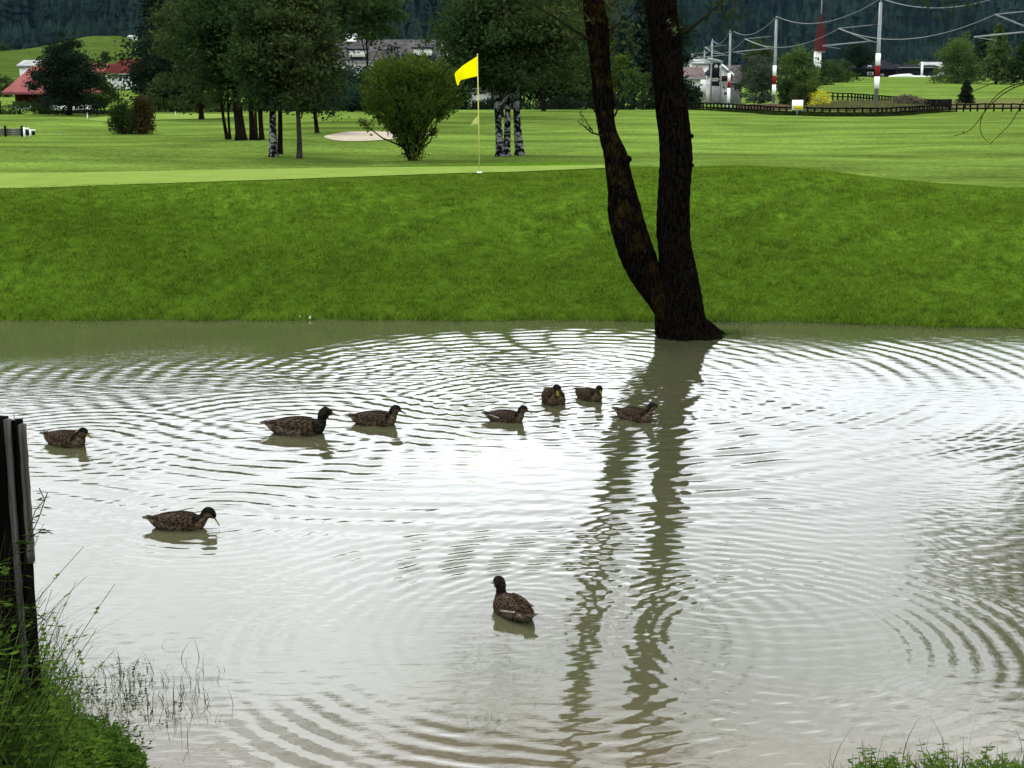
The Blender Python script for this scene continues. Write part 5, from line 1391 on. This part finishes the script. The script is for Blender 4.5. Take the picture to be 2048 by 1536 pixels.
# ------------------------------------------------------------------ grass on the bank
def bank_grass():
    rng = np.random.RandomState(200)
    n = 330000
    x = rng.uniform(-10.5, 10.8, n); y = 18.1 + 9.6*rng.rand(n)**1.25
    ok = (y > far_shore(x) - .12 + .10*np.sin(x*9)*rng.rand(n)) & (np.abs(x) < y*.40)
    yc = np.interp(x, [-45, -9, -4, 0, 4, 7, 9, 45], [23, 23, 25, 27, 27, 26.3, 25, 25])
    ok &= (y < yc + np.interp(x, [-45, 2, 4, 45], [.05, .3, 1, .6]))
    clump = .5 + .7*wob(x, y, 5.0, 61) + .8*wob(x, y*1.4, 13, 62)
    ok &= rng.rand(n) < np.clip(.30 + clump, .1, 1)
    x, y, clump = x[ok], y[ok], clump[ok]; z = terrain(x, y); n = len(x)
    edge = 1 + 1.7*(1 - sm(0, .45, y - far_shore(x)))
    h = (.020 + .024*rng.rand(n)) * (.7 + .7*clump) * edge * (1 - .5*sm(-1.2, .2, y - np.interp(x, [-45, -9, -4, 0, 4, 7, 9, 45], [23, 23, 25, 27, 27, 26.3, 25, 25])))
    a = rng.rand(n)*2*pi; w = .006 + .005*rng.rand(n)
    lean = rng.normal(size=(n, 2)) * h[:, None] * .7
    A = np.column_stack([x - cos_(a)*w, y - sin_(a)*w, z - .008]); B = np.column_stack([x + cos_(a)*w, y + sin_(a)*w, z - .008]); C = np.column_stack([x + lean[:, 0], y + lean[:, 1], z + h])
    m = MB(); m.add(np.stack([A, B, C], 1), None, np.arange(n*3).reshape(-1, 3))
    # scattered taller tufts
    nt = 2600; tx = rng.uniform(-10.2, 10.5, nt); ty = 18.3 + 9*rng.rand(nt)
    yct = np.interp(tx, [-45, -9, -4, 0, 4, 7, 9, 45], [23, 23, 25, 27, 27, 26.3, 25, 25])
    k_ = (ty > far_shore(tx) + .05) & (ty < yct - .3); tx, ty = tx[k_], ty[k_]
    nb = 16; bx = np.repeat(tx, nb) + rng.normal(size=len(tx)*nb)*.035; by = np.repeat(ty, nb) + rng.normal(size=len(tx)*nb)*.035; bz = terrain(bx, by); q = len(bx)
    hh = np.repeat(rng.uniform(.035, .085, len(tx)), nb)*(.6 + .6*rng.rand(q)); aa = rng.rand(q)*2*pi; ww = .005 + .004*rng.rand(q)
    A = np.column_stack([bx - cos_(aa)*ww, by - sin_(aa)*ww, bz - .008]); B = np.column_stack([bx + cos_(aa)*ww, by + sin_(aa)*ww, bz - .008])
    C = np.column_stack([bx + (bx-np.repeat(tx, nb))*1.2 + rng.normal(size=q)*.012, by + (by-np.repeat(ty, nb))*1.2, bz + hh])
    m.add(np.stack([A, B, C], 1), None, np.arange(q*3).reshape(-1, 3))
    o = m.build('grass', leafmat('bank_grass', (.040, .095, .008), (.225, .370, .034), scale=1.5, trans=.25, rough=.6, det=9, dr=.78), kind='stuff')
    o['label'] = 'rough mown green grass covering the bank'; o['category'] = 'grass'
cos_, sin_ = np.cos, np.sin
bank_grass()

# ------------------------------------------------------------------ near bank: post, climbing plant, weeds
def blade_strip(m, p, h, w, lean, rng, seg=4):
    a = rng.rand()*pi; d = np.array([cos(a), sin(a), 0])*w
    V = []
    for i_ in range(seg+1):
        f = i_/seg; c = np.array(p) + np.array([lean[0]*f*f, lean[1]*f*f, h*f*(1 - .25*f*np.hypot(*lean)/max(h, .01))])
        V += [c - d*(1-f)*.95 - d*.05, c + d*(1-f)*.95 + d*.05]
    m.add(V, [[2*i_, 2*i_+1, 2*i_+3, 2*i_+2] for i_ in range(seg)])
def sprig(mst, mlf, p0, h, lean, rng, pairs=7, ls=.05, rad=.0022):
    """upright stem with opposite pointed leaves"""
    t_ = np.linspace(0, 1, 9)[:, None]
    pts = np.array(p0) + np.hstack([lean[0]*t_**1.5, lean[1]*t_**1.5, h*t_ - .15*h*t_**2*0])
    mst.tube(pts, np.linspace(rad, rad*.4, 9), 4)
    for k in range(pairs):
        f = .15 + .85*k/pairs; c = np.array([np.interp(f, t_[:, 0], pts[:, i_]) for i_ in range(3)])
        a = k*1.57 + rng.rand()*.5; s = ls*(1.15 - .55*f)*(.8+.4*rng.rand())
        for sg in (0, pi):
            d = np.array([cos(a+sg), sin(a+sg), .25 - .5*rng.rand()]); sd = np.array([-sin(a+sg), cos(a+sg), 0])*.26
            mlf.add([c, c + d*s*.45 + sd*s + [0, 0, .01*s], c + d*s, c + d*s*.45 - sd*s], [[0, 1, 2, 3]])
def near_stuff():
    rng = np.random.RandomState(300)
    # weathered timber post
    D = 5.0; zb = .35
    x0 = X_at(0, D, 1.5)
    r = root('wooden_post', 'weathered timber post of dark planks and grey battens at the left edge', 'post', (X_at(20, D, 1), D, zb))
    def plank(u0, u1, vt, vb_, yy, dep, mat, name='plank', lab=None):
        zt_, z1 = Z_at(vt, D), Z_at(vb_, D)
        xa, xb = X_at(u0, D, 1.2), X_at(u1, D, 1.2)
        n = 14; V = []; 
        zs = np.linspace(z1, zt_, n)
        for i_, z in enumerate(zs):
            j_ = .0012*np.array([sin(i_*1.7+u0), cos(i_*2.3+u1)])
            ragg = .004*rng.rand() if i_ == n-1 else 0
            V += [(xa+j_[0], D+yy, z+ragg), (xb+j_[1], D+yy, z+.004*(i_ == n-1)), (xb+j_[1], D+yy+dep, z), (xa+j_[0], D+yy+dep, z+ragg*.5)]
        Q = []
        for i_ in range(n-1):
            for s_ in range(4): Q.append([i_*4+s_, i_*4+(s_+1) % 4, (i_+1)*4+(s_+1) % 4, (i_+1)*4+s_])
        Q.append([(n-1)*4+q for q in range(4)]); Q.append([3, 2, 1, 0])
        m = MB(); m.add(V, Q); o = pb(m, name, mat, r)
        if lab: o['label'] = lab
    DKW = noisy('black_weathered_plank', (.0015, .0015, .0013), (.006, .005, .0045), 5, .9, bump=.6, bscale=30, stretch=(5, 5, .25))
    GRW = noisy('grey_batten', (.028, .027, .023), (.085, .083, .075), 8, .9, bump=.5, bscale=40, stretch=(8, 8, .2))
    plank(-120, -42, 834, 1420, 0, .05, DKW); plank(-40, 32, 838, 1420, .002, .05, DKW)
    plank(33.5, 44, 840, 1380, -.008, .03, GRW, 'batten', 'grey batten between the dark planks'); plank(45, 61, 844, 1400, .012, .04, DKW)
    plank(60, 71, 850, 1126, -.004, .03, GRW, 'batten', 'grey batten along the outer edge, ending half way down')
    m = MB(); xx = X_at(28, D, 1.8); zz = Z_at(842, D); m.tube([(xx, D+.02, zz-.03), (xx-.003, D+.02, zz+.026)], .0022, 6); pb(m, 'nail', METAL, r)
    # climbing weed on the post
    x, y = X_at(48, 4.9, .9), 4.9
    r = root('climbing_weed', 'leafy weed with toothed leaves climbing the edge of the wooden post', 'weed', (x, y, tz(x, y)))
    ms, ml = MB(), MB()
    for (pts, n_, ls) in [([(30, 1330), (45, 1180), (62, 1090), (88, 1040), (104, 990)], 15, .034), ([(40, 1300), (30, 1190), (22, 1140), (40, 1100), (62, 1075)], 13, .038), ([(72, 1060), (85, 1020), (100, 1002), (92, 978)], 6, .022),
                          ([(50, 1250), (75, 1215), (90, 1240)], 7, .03), ([(10, 1300), (8, 1240), (15, 1190)], 8, .035), ([(70, 1075), (95, 1060), (112, 1068)], 5, .026)]:
        P3 = np.array([(X_at(u, 4.9, 1.2), 4.9 + rng.normal()*.02, Z_at(v, 4.9)) for u, v in pts])
        t_ = np.linspace(0, 1, 16); tk = np.linspace(0, 1, len(P3)); pp = np.column_stack([np.interp(t_, tk, P3[:, i_]) for i_ in range(3)])
        ms.tube(pp, .0018, 5)
        for k in range(n_):
            c = pp[int(15*(k+.5)/n_)]
            for sg in (-1, 1):
                d = np.array([sg*(.5+.5*rng.rand()), -.5 + rng.rand()*.7, .1 - .5*rng.rand()]); d /= np.linalg.norm(d); s = ls*(.7+.6*rng.rand())
                sd = np.cross(d, [0, .6, .8]); sd /= np.linalg.norm(sd)
                ml.add([c, c + d*s*.35 + sd*s*.22, c + d*s, c + d*s*.35 - sd*s*.22, c + d*s*.7 + sd*s*.13, c + d*s*.7 - sd*s*.13], None, [[0, 1, 3], [1, 4, 3], [3, 4, 5], [4, 2, 5]])
    pb(ms, 'stem', TWIGM, r, True); pb(ml, 'leaves', L_WEED, r)
    # weed mass at the left
    mg, ml, ms = MB(), MB(), MB(); ms2, ml2 = MB(), MB()
    for k in range(9000):
        y = rng.uniform(4.3, 6.6); x = rng.uniform(-3.0, -1.15)
        z = tz(x, y)
        uu = 1024 + x*F/(y*cos(P)+(H-z)*sin(P))
        lim = np.interp(y, [4.1, 5.6, 6.0, 6.5], [290, 200, 165, 100]) + rng.normal()*18
        if uu > lim or uu < -250: continue
        hh = rng.uniform(.3, 1.0) * np.interp(uu, [0, 50, 100, 150, 240], [.66, .52, .32, .14, .07])
        blade_strip(mg, (x, y, z-.02), hh, .0045, rng.normal(size=2)*hh*.45, rng)
    for k in range(1500):
        y = rng.uniform(4.4, 6.6); x = rng.uniform(-2.8, -1.2); z = tz(x, y)
        uu = 1024 + x*F/(y*cos(P)+(H-z)*sin(P)); lim = np.interp(y, [4.1, 5.6, 6.1, 6.6], [300, 205, 175, 110]) + rng.normal()*20
        if uu > lim or uu < -250: continue
        hh = rng.uniform(.35, 1.0) * np.interp(uu, [0, 50, 100, 150, 240], [.82, .66, .38, .14, .07])
        sprig(ms, ml, (x, y, z-.02), hh, rng.normal(size=2)*hh*.25, rng, 6, .055)
    o = mg.build('weed_grass', leafmat('near_grass', (.035, .075, .010), (.12, .19, .04), scale=4), kind='stuff'); o['label'] = 'tangle of long grass blades on the near bank at the lower left'; o['category'] = 'grass'
    o = ml.build('weed_leaves', L_WEED, kind='stuff'); o['label'] = 'pointed green nettle like leaves in the lower left corner'; o['category'] = 'weeds'
    o = ms.build('weed_stems', TWIGM, kind='stuff'); o['label'] = 'thin stems carrying the leaves in the lower left corner'; o['category'] = 'weeds'
    for k in range(1500):
        y = rng.uniform(5.5, 6.7); x = rng.uniform(-2.3, -1.3); z = tz(x, y)
        uu = 1024 + x*F/(y*cos(P)+(H-z)*sin(P))
        if z < -.04 or uu > 330 - (y-5.5)*110 or uu < 60: continue
        sprig(ms2, ml2, (x, y, z-.01), rng.uniform(.02, .10), rng.normal(size=2)*.05, rng, 4, .042, .0014)
    o = ml2.build('ground_ivy', leafmat('ivy_leaf', (.014, .036, .005), (.075, .140, .020), scale=6), kind='stuff'); o['label'] = 'low round leaved ground cover at the water edge, lower left'; o['category'] = 'weeds'
    o = ms2.build('ground_ivy_stems', TWIGM, kind='stuff'); o['label'] = 'fine runners of the low ground cover, lower left'; o['category'] = 'weeds'
    # reeds and flooded grass in the shallow water at the left
    mg, ml, ms = MB(), MB(), MB()
    for k in range(330):
        u = rng.choice([rng.normal(165, 30), rng.normal(230, 40), rng.normal(365, 40), rng.uniform(90, 420), rng.normal(110, 25)]); v = rng.normal(1395, 38) if u > 130 else rng.uniform(1250, 1480)
        D_ = D_at(v, 0); x = X_at(u, D_, 0)
        hh = rng.uniform(.03, .16)
        blade_strip(mg, (x, D_, -.03), hh + .03, .0024, rng.normal(size=2)*hh*.5, rng, 5)
        if rng.rand() < .3:
            mg_l = rng.normal(size=2)*.10; blade_strip(mg, (x, D_, .002), .02, .002, mg_l, rng, 5)
    for k in range(80):
        u = rng.choice([rng.normal(170, 30), rng.normal(270, 50), rng.normal(110, 30)]); v = rng.normal(1400, 45); D_ = D_at(v, 0); x = X_at(u, D_, 0); hh = rng.uniform(.03, .10)
        sprig(ms, ml, (x, D_, -.03), hh+.03, rng.normal(size=2)*hh*.6, rng, 4, .028, .0014)
    o = mg.build('flooded_grass', leafmat('flooded_blades', (.020, .035, .010), (.07, .11, .03), scale=4), kind='stuff'); o['label'] = 'sparse grass blades sticking out of the shallow water at the lower left'; o['category'] = 'grass'
    ml.n and setattr(ml, 'Q', ml.Q)
    o = ml.build('flooded_sprig_leaves', L_MID, kind='stuff'); o['label'] = 'small leafy sprigs poking through the shallow water at the lower left'; o['category'] = 'weeds'
    o = ms.build('flooded_sprig_stems', TWIGM, kind='stuff'); o['label'] = 'stems of the sprigs in the shallow water at the lower left'; o['category'] = 'weeds'
    # lower right corner
    mg, ml, ms = MB(), MB(), MB()
    for k in range(2600):
        y = rng.uniform(5.2, 6.35); x = rng.uniform(1.3, 3.4); z = max(tz(x, y), -.05)
        if y > float(near_shore(x)) + rng.normal()*.06: continue
        hh = rng.uniform(.05, .15); blade_strip(mg, (x, y, z-.02), hh, .0035, rng.normal(size=2)*hh*.4, rng)
    for k in range(34):
        x = rng.uniform(1.35, 2.6); y = float(near_shore(x)) + rng.uniform(-.05, .18); hh = rng.uniform(.12, .34)
        blade_strip(mg, (x, y, -.03), hh, .0028, rng.normal(size=2)*hh*.22, rng)
    for k in range(170):
        x = rng.uniform(1.45, 3.2); y = float(near_shore(x)) - rng.rand()*.7 + .05; z = max(tz(x, y), -.03); hh = rng.uniform(.06, .16)
        sprig(ms, ml, (x, y, z-.02), hh, rng.normal(size=2)*hh*.3, rng, 5, .045)
    o = mg.build('shore_grass', leafmat('shore_blades', (.030, .065, .010), (.10, .17, .03), scale=4), kind='stuff'); o['label'] = 'green grass blades on the near shore at the lower right'; o['category'] = 'grass'
    o = ml.build('shore_leaves', L_WEED, kind='stuff'); o['label'] = 'small green leaves on the near shore at the lower right'; o['category'] = 'weeds'
    o = ms.build('shore_stems', TWIGM, kind='stuff'); o['label'] = 'thin stems on the near shore at the lower right'; o['category'] = 'weeds'
    # submerged tuft in the middle of the lower edge
    mg = MB()
    for k in range(200):
        D_ = D_at(rng.normal(1447, 10), 0); x = X_at(rng.normal(972, 24), D_, 0)
        blade_strip(mg, (x, D_, -.02), rng.uniform(.02, .045), .0022, rng.normal(size=2)*.03, rng, 3)
    o = mg.build('grass_tuft', L_DARK, kind='stuff'); o['label'] = 'dark grass tuft just breaking the water at the lower middle'; o['category'] = 'grass'
    # wet tufts at the root of the twin trunk tree and right shoreline
    mg = MB()
    for k in range(5200):
        if rng.rand() < .12: D_ = D_at(rng.normal(668, 6), 0); x = X_at(rng.normal(1462, 22), D_, 0)
        elif rng.rand() < .5: x = rng.uniform(2.6, 9); D_ = float(far_shore(x)) - .35*rng.rand()**2 - .05
        else: x = rng.uniform(-9, 3); D_ = float(far_shore(x)) - .14*rng.rand()**2 + .03
        h_ = rng.uniform(.015, .05); blade_strip(mg, (x, D_, -.015), h_ + .015, .004, rng.normal(size=2)*h_*.6, rng, 2)
    o = mg.build('wet_grass', leafmat('wet_blades', (.025, .06, .010), (.08, .14, .03), scale=4), kind='stuff'); o['label'] = 'wet grass tips standing in the shallows along the foot of the bank'; o['category'] = 'grass'
near_stuff()
# rough weeds between the fences
def weeds():
    rng = np.random.RandomState(400)
    for (nm, lab, u0, u1, D0, D1, n, hh, mt) in [('dry_grass', 'brown dry grass bank behind the sign, under the second mast', 1462, 1592, 104, 140, 6500, .42, leafmat('dry_brown', (.13, .085, .05), (.26, .18, .11))),
              ('weeds', 'yellow green weeds between the two rail fences', 1590, 1900, 100, 136, 9000, .45, leafmat('weed_yellow', (.075, .090, .030), (.20, .20, .08))),
              ('verge_grass', 'dark uncut grass at the foot of the long rail fence', 1370, 1900, 87, 100, 16000, .22, leafmat('verge_blades', (.010, .022, .005), (.05, .08, .015)))]:
        m = MB()
        for k in range(n):
            D_ = rng.uniform(D0, D1); u = rng.uniform(u0, u1)
            if nm == 'verge_grass': D_ = np.interp(u, [1330, 1400, 1470, 1550, 1650, 1750, 1820, 1880, 1960], [108, 104, 99, 92, 89, 90, 93, 99, 100]) + abs(rng.normal())*1.0 - .3
            x = X_at(u, D_); z = tz(x, D_)
            h_ = hh*rng.uniform(.4, 1.2) * (sin(pi*min(max((u-u0)/(u1-u0), .05), .95))**.5)
            m.add([(x-.09, D_, z-.05), (x+.09, D_, z-.05), (x+rng.normal()*.2, D_+rng.normal()*.1, z+h_)], None, [[0, 1, 2]])
        o = m.build(nm, mt, kind='stuff'); o['label'] = lab; o['category'] = 'weeds'
weeds()

# ------------------------------------------------------------------ air between here and the mountain
if True:
    m = MB(); m.box(0, 700, 146, 2400, 1700, 300)
    HZ = bpy.data.materials.new('haze_air'); HZ.use_nodes = True
    n, l = HZ.node_tree.nodes, HZ.node_tree.links; n.clear()
    out = n.new('ShaderNodeOutputMaterial'); pv = n.new('ShaderNodeVolumePrincipled')
    pv.inputs['Color'].default_value = (.28, .60, 1.0, 1); pv.inputs['Density'].default_value = 0.000012; pv.inputs['Anisotropy'].default_value = 0
    l.new(pv.outputs[0], out.inputs['Volume'])
    hz = m.build('haze', HZ, kind='stuff'); hz['label'] = 'thin bluish haze in front of the far forest'; hz['category'] = 'haze'
